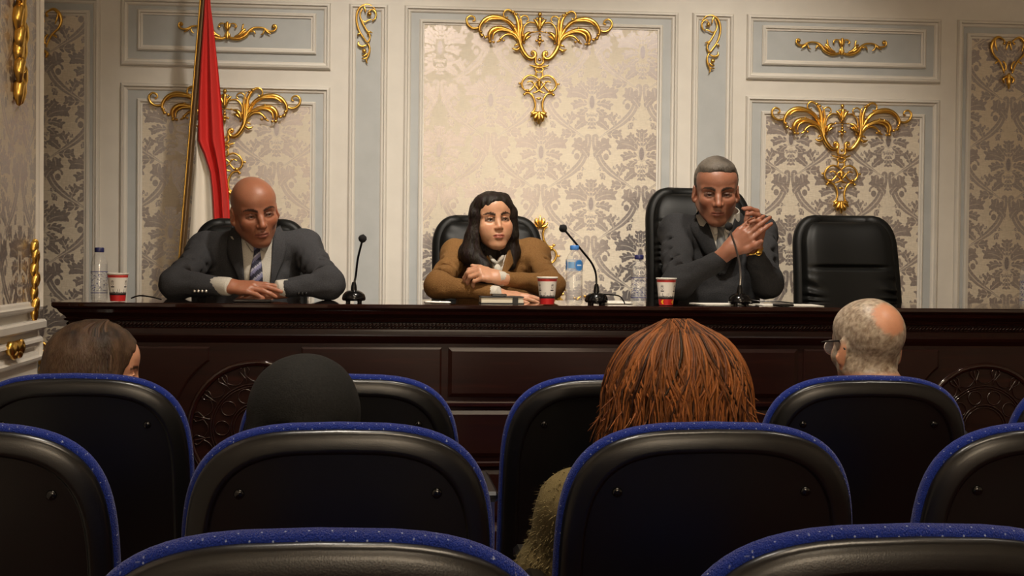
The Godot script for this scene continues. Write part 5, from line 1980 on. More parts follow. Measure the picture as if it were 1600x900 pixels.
	bc.z = ks.front(bc.x, bc.y, -4.8, -5.6) + 0.012
	for q in [[-0.020, 0.018, -0.006], [0.022, 0.030, 0.004], [-0.006, -0.030, 0.004], [0.012, -0.034, 0.006], [0.004, -0.036, 0.008]]:
		bow.tube(smooth([bc - o, bc - o + Vector3(q[0] * 0.6, q[1] * 0.5, 0.006), bc - o + Vector3(q[0], q[1], q[2])], 3), [0.005, 0.006, 0.007, 0.008, 0.008, 0.007, 0.004], 8)
	part("neck_bow", bow, M.shirt_white, t)
	part("lapel", drape(ks, [V(733, 383), V(738, 400), V(752, 416), V(770, 436)], [V(752, 392), V(764, 402), V(769, 414), V(775, 436)], zt, 0.014, o, 5), M.jacket_tan, jacket)
	part("lapel", drape(ks, [V(793, 392), V(789, 404), V(786, 416), V(780, 436)], [V(806, 384), V(812, 398), V(802, 412), V(785, 436)], zt, 0.014, o, 5), M.jacket_tan, jacket)
	cuff(t, J.ea, J.wa, 0.0255, o, M.shirt_white, 0.034, "blouse_cuff")
	cuff(t, J.eb, J.wb, 0.0255, o, M.shirt_white, 0.034, "blouse_cuff")

func man_charcoal() -> void:
	var zt := -5.32
	var J := {"neck": wp(1121, 347, -5.30), "sa": wp(1058, 362, -5.36), "sb": wp(1186, 364, -5.36), "ea": wp(1060, 443, -5.03), "eb": wp(1200, 442, -5.05), "wa": wp(1120, 407, -4.95), "wb": wp(1181, 404, -4.97), "hip": wp(1125, 470, -5.40), "face": 1.0, "floor": Y_DAIS}
	J.hip.y = 0.85
	var o: Vector3 = Vector3(J.hip.x, Y_DAIS, J.hip.z)
	var t := thing("person", "person with short grey hair in charcoal suit, hands joined above podium", "person", o)
	var sk := skin_of(lin(150, 100, 78), 5)
	var hp := skin_of(lin(146, 98, 76), 6)
	var X := Transform3D(turned(-8, 12, 0), wp(1119, 299, -5.20))
	hp.head = true; hp.inv = X.affine_inverse(); hp.stubble = 0.12; hp.hair = lin(70, 58, 50); hp.brow = lin(48, 40, 35); hp.brow_w = 0.0052; hp.lash = 0.68; hp.lip = lin(122, 68, 58)
	var hs := Sdf.new()
	hs.X = X
	head_shape(hs, false, X.affine_inverse() * (J.neck + Vector3(0, -0.02, 0)), 0.002, 0.0014)
	# forearms rise from the elbows; palms meet, upper hand cupped over the lower
	var ha := Sdf.new()
	var da := (wp(1186, 346, -4.88) - wp(1137, 393, -4.93)).normalized()
	hand_shape(ha, wp(1137, 393, -4.93), da, Vector3(-0.35, 0.25, 0.9), 1.0, [0.22, 0.24, 0.28, 0.3], Vector3(0.9, 0.35, 0.1), 1.0, 0.4)
	ha.cap(J.wa, wp(1137, 393, -4.93), 0.029, 0.026, 0.01)
	var hb := Sdf.new()
	var db := (wp(1190, 345, -4.93) - wp(1178, 388, -4.96)).normalized()
	hand_shape(hb, wp(1178, 388, -4.96), db, Vector3(0.85, 0.35, -0.1), 1.0, [0.72, 0.76, 0.8, 0.85], Vector3(0.9, 0.3, -0.3), 1.0, 0.5)
	hb.cap(J.wb, wp(1178, 388, -4.96), 0.029, 0.026, 0.01)
	finish_body(t, o, hs, hp, [ha, hb], J, sk)
	for m in [-1.0, 1.0]: eye_part(X, 1.0, m, Vector3(0.1, -0.14, 1), Color(0.03, 0.018, 0.012), o, t)
	# cropped hair
	var hr := wrinkled(45, 0.002)
	hr.stretch = Vector3(60, 60, 60)
	hr.X = X
	hr.ell(Vector3(0, 0.040, -0.020), Vector3(0.0815, 0.088, 0.102), 0.02)
	hr.ell(Vector3(0, 0.092, 0.030), Vector3(0.062, 0.030, 0.050), 0.02)
	hr.ell(Vector3(0, 0.008, 0.105), Vector3(0.072, 0.078, 0.085), 0.010, Color.WHITE, true)
	hr.blk(Vector3(0, -0.115, 0.02), Vector3(0.14, 0.075, 0.14), 0.01, 0.01, Color.WHITE, true)
	for m in [-1.0, 1.0]:
		hr.ell(Vector3(m * 0.085, -0.02, 0.004), Vector3(0.022, 0.040, 0.030), 0.008, Color.WHITE, true)
	var st := Streak.new()
	st.a = lin(48, 42, 38); st.b = lin(112, 104, 94); st.q = Vector3(60, 60, 20); st.fn.seed = 7; st.fn.frequency = 0.02
	var mb := MB.new()
	hr.to_mesh(mb, 0.004, o, st)
	part("hair", mb, M.hair, t, true)
	var jk := wrinkled(44, 0.0065, true)
	torso_shape(jk, J, 0.008)
	creases(jk, J)
	mb = MB.new()
	jk.to_mesh(mb, 0.0075, o)
	var jacket := part("jacket", mb, M.suit_charcoal, t)
	var ks := with_neck(J)
	part("shirt", drape(ks, [V(1099, 336), V(1106, 352), V(1114, 372), V(1121, 396)], [V(1148, 338), V(1144, 352), V(1136, 372), V(1126, 396)], zt, 0.005, o, 8), M.shirt_white, t)
	var cb := MB.new()
	collar_band(J.neck + Vector3(0.0, -0.004, 0.004), turned(-6, 14, 0), 0.079, 0.074, 0.056, 28, o, cb)
	part("shirt_collar", cb, M.shirt_white, t)
	part("collar_point", drape(ks, [V(1097, 334), V(1102, 346), V(1109, 358), V(1116, 368)], [V(1102, 334), V(1112, 347), V(1120, 354), V(1121, 364)], zt, 0.010, o, 3), M.shirt_white, t)
	part("collar_point", drape(ks, [V(1143, 336), V(1136, 348), V(1131, 354), V(1132, 362)], [V(1149, 334), V(1147, 346), V(1143, 356), V(1138, 366)], zt, 0.010, o, 3), M.shirt_white, t)
	var tie := drape(ks, [V(1119, 355), V(1121, 363), V(1119, 378), V(1119, 396)], [V(1132, 355), V(1130, 363), V(1133, 378), V(1131, 396)], zt, 0.012, o, 8, 6, 0.006)
	for i in tie.v.size(): tie.c[i] = lin(112, 112, 110) if (i / 3) % 2 else lin(92, 92, 92)
	part("tie", tie, M.painted, t, true)
	part("lapel", drape(ks, [V(1092, 328), V(1078, 352), V(1086, 372), V(1104, 400), V(1122, 430)], [V(1100, 336), V(1107, 354), V(1115, 376), V(1121, 400), V(1128, 430)], zt, 0.013, o, 5), M.suit_charcoal, jacket)
	part("lapel", drape(ks, [V(1148, 336), V(1143, 354), V(1135, 376), V(1128, 400), V(1126, 430)], [V(1156, 330), V(1166, 352), V(1160, 372), V(1146, 400), V(1132, 430)], zt, 0.013, o, 5), M.suit_charcoal, jacket)
	# wrist watch
	var wc := wp(1178, 390, -4.955)
	var wd: Vector3 = (wc - J.wb).normalized()
	mb = MB.new()
	var side := wd.cross(Vector3(0, 0, 1)).normalized()
	var fr := side.cross(wd)
	var band := []
	for k in 25:
		var a := TAU * k / 24
		band.append(wc + (side * cos(a) + fr * sin(a)) * 0.030 - o)
	mb.tube(band, range(25).map(func(_i): return 0.004), 6)
	var watch := part("wrist_watch", mb, M.gold_watch, t)
	mb = MB.new()
	mb.ball(wc + (side * 0.2 - fr * -1.0).normalized() * 0.031 - o, Vector3(0.013, 0.013, 0.006), 14, 8)
	part("watch_case", mb, M.gold_watch, watch)

# ------------------------------------------------------------------ people in the audience, seen from behind
func audience_joints(hx: float, hz: float, hy: float, sw: float) -> Dictionary:
	return {"neck": Vector3(hx, hy - 0.165, hz + 0.03), "sa": Vector3(hx - sw, hy - 0.265, hz + 0.05), "sb": Vector3(hx + sw, hy - 0.265, hz + 0.05), "ea": Vector3(hx - sw - 0.01, hy - 0.53, hz - 0.0), "eb": Vector3(hx + sw + 0.01, hy - 0.53, hz - 0.0), "wa": Vector3(hx - 0.10, hy - 0.60, hz - 0.20), "wb": Vector3(hx + 0.10, hy - 0.60, hz - 0.20), "hip": Vector3(hx, 0.50, hz + 0.06), "face": -1.0, "floor": 0.0}

func audience_body(t: Node3D, o: Vector3, J: Dictionary, hs: Sdf, hp: SkinTone, sk: SkinTone, coat: Material, called: String, g: float, fem: bool, head_cell := 0.0045) -> Sdf:
	var mb := MB.new()
	var bs := Sdf.new()
	torso_shape(bs, J, -0.014, fem)
	leg_shape(bs, J, -0.01)
	bs.cap(J.neck + Vector3(0, -0.05, 0), J.neck + Vector3(0, 0.03, 0), 0.058, 0.05, 0.04)
	bs.to_mesh(mb, 0.02, o, sk)
	hs.to_mesh(mb, head_cell, o, hp)
	for k in ["a", "b"]:
		var h := Sdf.new()
		var f := (J["w" + k] - J["e" + k]) as Vector3
		hand_shape(h, J["w" + k] + f.normalized() * 0.01, f, UP, 1.0 if k == "a" else -1.0, [0.3, 0.3, 0.35, 0.4], Vector3(0.8, 0.5, -0.3), 0.9)
		h.to_mesh(mb, 0.006, o, sk)
	part("body", mb, M.skin, t, true)
	var jk := wrinkled(50 + int(o.x * 100), 0.005)
	torso_shape(jk, J, g, fem)
	mb = MB.new()
	jk.to_mesh(mb, 0.014, o)
	part(called, mb, coat, t)
	var ls := Sdf.new()
	leg_shape(ls, J, 0.006)
	ls.ell(J.hip, Vector3(0.17, 0.10, 0.13), 0.05)
	mb = MB.new()
	ls.to_mesh(mb, 0.02, o)
	part("trousers", mb, M.trousers, t)
	shoe_parts(J, o, t)
	return jk

func make_audience() -> void:
	long_haired_woman()
	grey_man()
	red_haired_woman()
	hijab_woman()

func long_haired_woman() -> void:
	var c := wp(160, 583, -3.57)
	var J := audience_joints(c.x, c.z, c.y, 0.17)
	var o := Vector3(c.x, 0, c.z)
	var t := thing("person", "person with long straight brown hair, face turned aside", "person", o)
	var hp := skin_of(lin(206, 150, 118), 11)
	var X := Transform3D(turned(104, 6, 0), c)
	hp.head = true; hp.inv = X.affine_inverse(); hp.sc = 0.93; hp.brow = lin(50, 34, 26)
	var hs := Sdf.new()
	hs.X = X; hs.sc = 0.93
	head_shape(hs, true, (X.affine_inverse() * J.neck) / 0.93)
	audience_body(t, o, J, hs, hp, skin_of(lin(206, 150, 118), 12), M.dark_cloth, "cardigan", 0.006, true)
	var hr := wrinkled(52, 0.003)
	hr.stretch = Vector3(40, 3, 40)
	hr.X = X; hr.sc = 0.95
	hr.ell(Vector3(0, 0.042, -0.022), Vector3(0.092, 0.094, 0.112), 0.02)
	hr.chain([Vector3(-0.02, 0.02, -0.06), Vector3(-0.02, -0.12, -0.075), Vector3(-0.02, -0.26, -0.07)], [0.09, 0.092, 0.07], 0.03)
	for m in [-1.0, 1.0]:
		hr.chain([Vector3(m * 0.06, 0.06, -0.01), Vector3(m * 0.072, -0.02, -0.005), Vector3(m * 0.08, -0.2, -0.015)], [0.04, 0.035, 0.035], 0.03)
	hr.ell(Vector3(0, -0.02, 0.092), Vector3(0.078, 0.10, 0.078), 0.012, Color.WHITE, true)
	var st := Streak.new()
	st.a = lin(36, 26, 20); st.b = lin(84, 64, 48); st.fn.seed = 13; st.fn.frequency = 0.02
	var mb := MB.new()
	hr.to_mesh(mb, 0.006, o, st)
	# straight locks lying over the back
	var rng := RandomNumberGenerator.new()
	rng.seed = 91
	var paths := []
	for i in 150:
		var a := TAU * rng.randf()
		var d := Vector3(sin(a), 0, cos(a))
		if (X.basis.inverse() * d).z > 0.35: continue
		var top := c + X.basis * Vector3(0.0, 0.128, -0.005) + d * 0.012
		var path := [top, c + Vector3(0, 0.105, 0) - X.basis.z * 0.02 + d * 0.062, c + Vector3(0, 0.045, 0) - X.basis.z * 0.02 + d * 0.096, c + Vector3(0, -0.06, 0) - X.basis.z * 0.03 + d * (0.100 + 0.004 * rng.randf()), c + Vector3(0, -0.2, 0) - X.basis.z * 0.03 + d * (0.098 + 0.012 * rng.randf())]
		paths.append(path)
	locks(mb, paths, 0.0065, st.a, st.b, rng, o)
	part("hair", mb, M.hair, t, true)

func grey_man() -> void:
	var c := wp(1355, 542, -3.57)
	var J := audience_joints(c.x, c.z, c.y, 0.185)
	var o := Vector3(c.x, 0, c.z)
	var t := thing("person", "person with cropped grey hair, bald patch and glasses, in dark coat", "person", o)
	var hp := skin_of(lin(194, 138, 106), 14)
	var X := Transform3D(turned(193, 2, 0), c)
	hp.head = true; hp.inv = X.affine_inverse(); hp.sc = 1.04; hp.crop = 1; hp.hair = lin(168, 158, 140); hp.brow = lin(120, 110, 100)
	var hs := Sdf.new()
	hs.X = X; hs.sc = 1.04
	head_shape(hs, false, (X.affine_inverse() * J.neck) / 1.04, 0.004)
	hs.ell(Vector3(0, -0.075, -0.055), Vector3(0.055, 0.022, 0.035), 0.02)      # roll of the nape
	audience_body(t, o, J, hs, hp, skin_of(lin(205, 142, 106), 15), M.dark_cloth, "coat", 0.012, false, 0.004)
	var cb := MB.new()
	collar_band(J.neck + Vector3(0, 0.005, 0), turned(180, 8, 0), 0.085, 0.074, 0.05, 30, o, cb)
	part("coat_collar", cb, M.dark_cloth, t)
	# glasses: temples over the ears, rims and lenses
	var g := Node3D.new()
	g.name = "glasses"
	t.add_child(g)
	for m in [-1.0, 1.0]:
		var mb := MB.new()
		mb.tube([X * Vector3(m * 0.083, -0.005, -0.03) - o, X * Vector3(m * 0.086, 0.016, -0.006) - o, X * Vector3(m * 0.083, 0.014, 0.05) - o, X * Vector3(m * 0.074, 0.010, 0.097) - o], [0.0022, 0.0022, 0.002, 0.002], 6)
		part("temple_arm", mb, M.dark_steel, g)
		mb = MB.new()
		var ringp := []
		for k in 21:
			var a := TAU * k / 20
			ringp.append(X * Vector3(m * 0.042 + 0.027 * cos(a), -0.004 + 0.020 * sin(a), 0.106 - 0.012 * absf(m * 0.042 + 0.027 * cos(a)) / 0.07) - o)
		mb.tube(ringp, range(21).map(func(_i): return 0.0015), 6)
		part("rim", mb, M.steel, g)
		mb = MB.new()
		mb.face(ringp.slice(0, 20), X.basis.z)
		part("lens", mb, M.lens_glass, g)

func red_haired_woman() -> void:
	var c := wp(1057, 611, -2.62)
	var J := audience_joints(c.x, c.z, c.y, 0.17)
	J.sa = wp(908, 800, -2.58)
	J.ea = wp(862, 900, -2.60)
	J.wa = wp(900, 985, -2.80)
	var o := Vector3(c.x, 0, c.z)
	var t := thing("person", "person with shaggy red-brown hair in fuzzy olive jacket", "person", o)
	var hp := skin_of(lin(205, 150, 118), 16)
	var X := Transform3D(turned(180, 6, 0), c)
	var hs := Sdf.new()
	hs.X = X; hs.sc = 0.95
	head_shape(hs, true, (X.affine_inverse() * J.neck) / 0.95)
	var jk := audience_body(t, o, J, hs, hp, hp, M.fleece_olive, "fleece_jacket", 0.024, true, 0.006)
	var hr := wrinkled(53, 0.004)
	hr.stretch = Vector3(30, 4, 30)
	hr.X = X
	hr.ell(Vector3(0, 0.028, -0.015), Vector3(0.088, 0.092, 0.100), 0.02)
	hr.chain([Vector3(0, -0.01, -0.03), Vector3(0, -0.10, -0.045)], [0.088, 0.094], 0.03)
	for m in [-1.0, 1.0]:
		hr.chain([Vector3(m * 0.05, 0.04, 0.0), Vector3(m * 0.075, -0.09, -0.01)], [0.05, 0.042], 0.03)
	hr.ell(Vector3(0, -0.015, 0.1), Vector3(0.066, 0.095, 0.072), 0.012, Color.WHITE, true)
	var st := Streak.new()
	st.a = lin(34, 17, 8); st.b = lin(84, 44, 18); st.fn.seed = 17; st.fn.frequency = 0.02
	var mb := MB.new()
	hr.to_mesh(mb, 0.007, o, st)
	var rng := RandomNumberGenerator.new()
	rng.seed = 92
	var paths := []
	for i in 1900:
		var a := TAU * rng.randf()
		var d := Vector3(sin(a), 0, cos(a))
		if d.z < -0.75: continue                      # the face side
		var top := c + Vector3(rng.randf_range(-0.015, 0.015), 0.124 + rng.randf_range(0, 0.010), 0.008) + d * 0.012
		var lift := rng.randf_range(-0.004, 0.015)
		var fall := rng.randf_range(0.13, 0.24) if rng.randf() < 0.75 else rng.randf_range(0.05, 0.12)
		var flick := rng.randf_range(-0.015, 0.03)
		var w := Vector3(1.06, 1, 1.0)
		var tw := rng.randf_range(-0.42, 0.42)
		var d2 := d.rotated(UP, tw)
		var d1 := d.rotated(UP, tw * 0.4)
		var cz := Vector3(0, 0, 0.008)
		var path := [top, c + cz + Vector3(0, 0.106, 0) + d * w * (0.058 + lift), c + cz + Vector3(0, 0.071, 0) + d * w * (0.092 + lift), c + cz + Vector3(0, 0.024, 0) + d1 * w * (0.112 + lift), c + cz + Vector3(0, -0.034, 0) + d2 * w * (0.119 + lift), c + cz + Vector3(0, -fall, 0) + d2 * w * (0.117 + lift + flick)]
		if rng.randf() < 0.35: path = path.slice(1 if rng.randf() < 0.5 else 2, 6)
		paths.append(path)
	locks(mb, paths, 0.0023, lin(40, 21, 10), lin(142, 84, 40), rng, o)
	var fine := []
	for i in 300:        # stray ends
		var a := TAU * rng.randf()
		var d := Vector3(sin(a), 0, cos(a))
		if d.z < -0.5: continue
		var y := rng.randf_range(-0.10, 0.08)
		var r := 0.118 if y < 0.02 else 0.09
		var b := c + Vector3(0, y, 0.012) + d * r
		fine.append([b, b + d * 0.012 + Vector3(0, -0.02, 0), b + d * rng.randf_range(0.015, 0.04) + Vector3(rng.randf_range(-0.01, 0.01), rng.randf_range(-0.06, -0.03), 0)])
	locks(mb, fine, 0.0018, lin(80, 42, 18), lin(140, 82, 40), rng, o)
	part("hair", mb, M.hair, t, true)
	# fuzzy pile on the sleeve that shows beside the seat
	var pile := MB.new()
	for i in 2600:
		var e := Vector3(rng.randf_range(-1, 1), rng.randf_range(-1, 1), rng.randf_range(-1, 1)).normalized()
		var u := rng.randf()
		var p: Vector3 = J.sa.lerp(J.ea, u) + e * 0.2
		var q: Vector3 = J.sa.lerp(J.ea, u)
		# walk in to the surface
		for s in 14:
			var f := jk.f(p, jk.ps)
			if f < 0.001: break
			p += (q - p).normalized() * f * 0.8
		var nn := (p - q).normalized()
		var tip := p + nn * 0.006 + Vector3(rng.randf_range(-0.004, 0.004), -0.004, rng.randf_range(-0.004, 0.004))
		var sd := nn.cross(UP).normalized() * 0.0016
		pile.face([p - sd - o, p + sd - o, tip - o], nn)
	var pl := part("sleeve_pile", pile, M.fleece_olive, t)
	pl.set_meta("kind", "stuff")

func hijab_woman() -> void:
	var c := wp(478, 663, -2.62)
	var J := audience_joints(c.x, c.z, c.y, 0.17)
	var o := Vector3(c.x, 0, c.z)
	var t := thing("person", "person wearing a plain black hijab", "person", o)
	var hp := skin_of(lin(205, 150, 118), 18)
	var X := Transform3D(turned(176, 10, 0), c)
	var hs := Sdf.new()
	hs.X = X; hs.sc = 0.93
	head_shape(hs, true, (X.affine_inverse() * J.neck) / 0.93)
	audience_body(t, o, J, hs, hp, hp, M.dark_cloth, "abaya", 0.014, true, 0.006)
	var hj := wrinkled(54, 0.004)
	hj.stretch = Vector3(7, 3, 7)
	hj.X = X
	hj.ell(Vector3(0, 0.030, -0.020), Vector3(0.093, 0.096, 0.112), 0.03)
	hj.chain([Vector3(0, 0.0, -0.04), Vector3(0, -0.10, -0.05), Vector3(0, -0.22, -0.04)], [0.088, 0.098, 0.125], 0.05)
	hj.chain([Vector3(0, -0.14, 0.01), Vector3(0, -0.24, 0.02)], [0.09, 0.13], 0.05)
	for q in [[-0.06, 0.02], [0.065, -0.01], [-0.03, -0.04]]:
		hj.cap(X.basis.inverse() * Vector3(q[0], 0.0, 0.125), X.basis.inverse() * Vector3(q[0] * 2.0, -0.2, 0.12 + q[1]), 0.004, 0.008, 0.03, Color.WHITE, true)
	hj.ell(Vector3(0, -0.01, 0.105), Vector3(0.058, 0.085, 0.062), 0.012, Color.WHITE, true)
	var mb := MB.new()
	hj.to_mesh(mb, 0.007, o)
	part("hijab", mb, M.hijab_black, t)

# ------------------------------------------------------------------ things on the podium
func cup_texture(kind: int) -> StandardMaterial3D:
	var W := 512
	var H := 128
	var im := Image.create(W, H, false, Image.FORMAT_RGB8)
	im.fill(srgb(236, 230, 220))
	var red := srgb(198, 34, 36)
	im.fill_rect(Rect2i(0, 6, W, 12), srgb(206, 60, 54))
	im.fill_rect(Rect2i(0, 100, W, 28), red)
	var rng := RandomNumberGenerator.new()
	rng.seed = 5
	var ink := srgb(30, 26, 26)
	im.fill_rect(Rect2i(0, 92, W, 8), ink)
	for x in range(0, W, 5):                 # skyline with minarets
		var h := rng.randi_range(2, 9)
		im.fill_rect(Rect2i(x, 92 - h, 4, h), ink)
		if x % 45 == 0:
			im.fill_rect(Rect2i(x, 70, 2, 24), ink)
			im.fill_rect(Rect2i(x - 1, 76, 4, 3), ink)
	for k in 4:                               # round mark with a bar of small lettering
		var cx := 64 + k * 128
		for a in 60:
			var v := Vector2.from_angle(TAU * a / 60)
			im.fill_rect(Rect2i(int(cx + v.x * 13), int(42 + v.y * 11), 2, 2), srgb(92, 86, 84))
		im.fill_rect(Rect2i(cx - 8, 36, 16, 5), srgb(120, 112, 108))
		im.fill_rect(Rect2i(cx - 5, 44, 12, 3), srgb(150, 142, 138))
		im.fill_rect(Rect2i(cx - 17, 58, 34, 6), srgb(72, 66, 66))
		for j in 9: im.fill_rect(Rect2i(cx - 30 + j * 7, 10, 4, 4), srgb(120, 24, 24))
		if kind == 1:                         # yellow arrow mark on the foot
			for y in 22:
				var w := 14 - absi(y - 11)
				im.fill_rect(Rect2i(cx - 20 + absi(y - 11) * 2 - 4, 102 + y, maxi(w, 2) + 12, 1), srgb(246, 190, 40))
	var m := mat("cup_print_%d" % kind, Color.WHITE, 0.45)
	m.albedo_texture = ImageTexture.create_from_image(im)
	return m

func paper_cup(px: float, z: float, label: String, kind: int, turn: float) -> void:
	var t := thing("paper_cup", label, "cup", tp(px, z), "printed paper cups on the podium")
	var mb := MB.new()
	var n := 32
	var h := 0.088
	var rows := []
	var uvs := []
	for i in 2:
		var row := []
		var ur := []
		for k in n + 1:
			var a := TAU * k / n + turn
			var r := lerpf(0.0235, 0.033, i)
			row.append(Vector3(sin(a) * r, 0.002 + h * i, cos(a) * r))
			ur.append(Vector2(float(k) / n, 1.0 - i))
		rows.append(row); uvs.append(ur)
	mb.sheet(rows, false, false, false, uvs)
	part("cup_wall", mb, M["cup_print_%d" % kind], t)
	mb = MB.new()
	var rp := []
	for k in n + 1: rp.append(Vector3(sin(TAU * k / n) * 0.0335, h + 0.002, cos(TAU * k / n) * 0.0335))
	mb.tube(rp, range(n + 1).map(func(_i): return 0.0018), 6)
	part("rolled_rim", mb, M.paper, t)
	mb = MB.new()
	mb.lathe([V(0.0, 0.006), V(0.0228, 0.006), V(0.0325, h)], 28)
	part("cup_lining", mb, M.paper, t)

func bottle(px: float, z: float, h: float, r: float, label: String, cap: Material, kind: int) -> void:
	var t := thing("water_bottle", label, "bottle", tp(px, z), "plastic water bottles on the podium")
	var mb := MB.new()
	var prof := [V(0.0, 0.004), V(r * 0.8, 0.001), V(r * 0.97, 0.006)]
	for i in 7:          # ribbed lower wall
		var y := 0.012 + h * 0.045 * i
		prof.append_array([V(r, y), V(r, y + h * 0.024), V(r * 0.955, y + h * 0.034)])
	prof.append_array([V(r * 0.97, h * 0.40), V(r * 0.97, h * 0.62), V(r, h * 0.64), V(r * 0.98, h * 0.72), V(r * 0.82, h * 0.81), V(r * 0.55, h * 0.875), V(r * 0.42, h * 0.90), V(r * 0.42, h * 0.925)])
	mb.lathe(prof, 32)
	part("bottle_wall", mb, M.clear_plastic, t)
	mb = MB.new()
	var q := r * 0.93
	var wl := 0.70 if kind != 2 else 0.5
	mb.lathe([V(0, 0.008), V(q * 0.9, 0.008), V(q, 0.014), V(q, h * 0.4), V(q, h * wl), V(0, h * wl)], 28)
	part("water", mb, M.water, t)
	mb = MB.new()
	mb.lathe([V(0.0145, 0.0), V(0.0152, 0.002), V(0.0152, 0.013), V(0.0135, 0.0155), V(0.0, 0.0158)], 24, Vector3(0, h * 0.915, 0))
	part("bottle_cap", mb, cap, t)
	# printed film round the waist
	mb = MB.new()
	var y0 := h * (0.15 if kind == 1 else 0.62)
	var y1 := h * (0.56 if kind == 1 else 0.79)
	if kind == 2: y0 = h * 0.56; y1 = h * 0.76
	var rows := []
	var uvs := []
	for i in 2:
		var row := []
		var ur := []
		for k in 41:
			var a := TAU * k / 40
			row.append(Vector3(sin(a), 0, cos(a)) * (r * 1.015) + Vector3(0, lerpf(y0, y1, i), 0))
			ur.append(Vector2(k / 40.0, 1.0 - i))
		rows.append(row); uvs.append(ur)
	mb.sheet(rows, false, false, false, uvs)
	part("printed_film", mb, M["film_%d" % kind], t)

func film_material(kind: int) -> void:
	var W := 512
	var H := 96
	var im := Image.create(W, H, false, Image.FORMAT_RGBA8)
	im.fill(Color(0.85, 0.88, 0.95, 0.04))
	var rng := RandomNumberGenerator.new()
	rng.seed = 20 + kind
	if kind == 2:
		im.fill(Color(0.80, 0.88, 0.97, 0.28))
		for k in 3:
			var cx := 40 + k * 170
			for y in H:
				for x in range(-46, 46):
					var e := pow(x / 44.0, 2) + pow((y - 48) / 44.0, 2)
					if e < 1.0: im.set_pixel(posmod(cx + x, W), y, Color(srgb(58, 132, 208), 0.95))
			im.fill_rect(Rect2i(posmod(cx - 24, W - 50), 42, 48, 10), Color(srgb(214, 230, 246), 1))
			im.fill_rect(Rect2i(posmod(cx + 60, W - 70), 22, 60, 50), Color(srgb(120, 176, 228), 0.8))
	else:
		for k in 130:          # broken blue-violet print
			var x := rng.randi_range(0, W - 24)
			var y := rng.randi_range(0, H - 8)
			im.fill_rect(Rect2i(x, y, rng.randi_range(4, 20), rng.randi_range(2, 6)), Color(srgb(74, 76, 140), rng.randf_range(0.35, 0.85)))
		im.fill_rect(Rect2i(0, 0, W, 3), Color(srgb(70, 70, 130), 0.8))
		im.fill_rect(Rect2i(0, H - 3, W, 3), Color(srgb(70, 70, 130), 0.8))
	var m := mat("film_%d" % kind, Color.WHITE, 0.3)
	m.albedo_texture = ImageTexture.create_from_image(im)
	m.transparency = BaseMaterial3D.TRANSPARENCY_ALPHA

func microphone(bx: float, z: float, pts: Array, label: String, silver: bool) -> void:
	var at := tp(bx, z)
	var t := thing("gooseneck_microphone", label, "microphone", at, "gooseneck microphones on the podium")
	var mb := MB.new()
	var prof := [V(0.0, 0.006), V(0.036, 0.006), V(0.039, 0.010), V(0.039, 0.016), V(0.036, 0.026), V(0.028, 0.035), V(0.016, 0.040), V(0.0, 0.041)]
	mb.lathe(prof, 28)
	part("base_dome", mb, M.black_gloss, t)
	for k in 4:
		mb = MB.new()
		var a := TAU * k / 4 + PI / 4
		mb.lathe([V(0.0, 0.0), V(0.007, 0.0), V(0.008, 0.008)], 12, Vector3(sin(a), 0, cos(a)) * 0.027)
		part("foot", mb, M.black_gloss, t)
	mb = MB.new()
	mb.lathe([V(0.011, 0.036), V(0.009, 0.055), V(0.006, 0.068), V(0.0, 0.069)], 16)
	part("neck_socket", mb, M.black_gloss, t)
	var path := [Vector3(0, 0.06, 0)]
	for q in pts:
		path.append(wp(q[0], q[1], q[2]) - at)
	var sm := smooth(path, 6)
	mb = MB.new()
	mb.tube(sm, range(sm.size()).map(func(_i): return 0.0036), 10)
	part("gooseneck", mb, M.steel if silver else M.black_gloss, t)
	# foam head along the last direction
	var e: Vector3 = sm[-1]
	var d: Vector3 = (sm[-1] - sm[-3]).normalized()
	mb = MB.new()
	mb.tube([e - d * 0.012, e - d * 0.008, e, e + d * 0.008, e + d * 0.013], [0.006, 0.011, 0.0145, 0.012, 0.005], 14)
	part("foam_head", mb, M.foam, t)

func flat_box(called: String, label: String, cat: String, px0: float, px1: float, z0: float, z1: float, h: float, m: Material, turn := 0.0, y := 0.0) -> MeshInstance3D:
	var a := tp(px0, z1)
	var b := tp(px1, z1)
	var mb := MB.new()
	var w := (b.x - a.x) / 2
	mb.box(Vector3(-w, 0, -(z1 - z0) / 2), Vector3(w, h, (z1 - z0) / 2), minf(0.002, h * 0.3))
	var o := solo(called, mb, m, label, cat, Vector3((a.x + b.x) / 2, Y_DESK + 0.0006 + y, (z0 + z1) / 2))
	o.rotation.y = turn
	return o

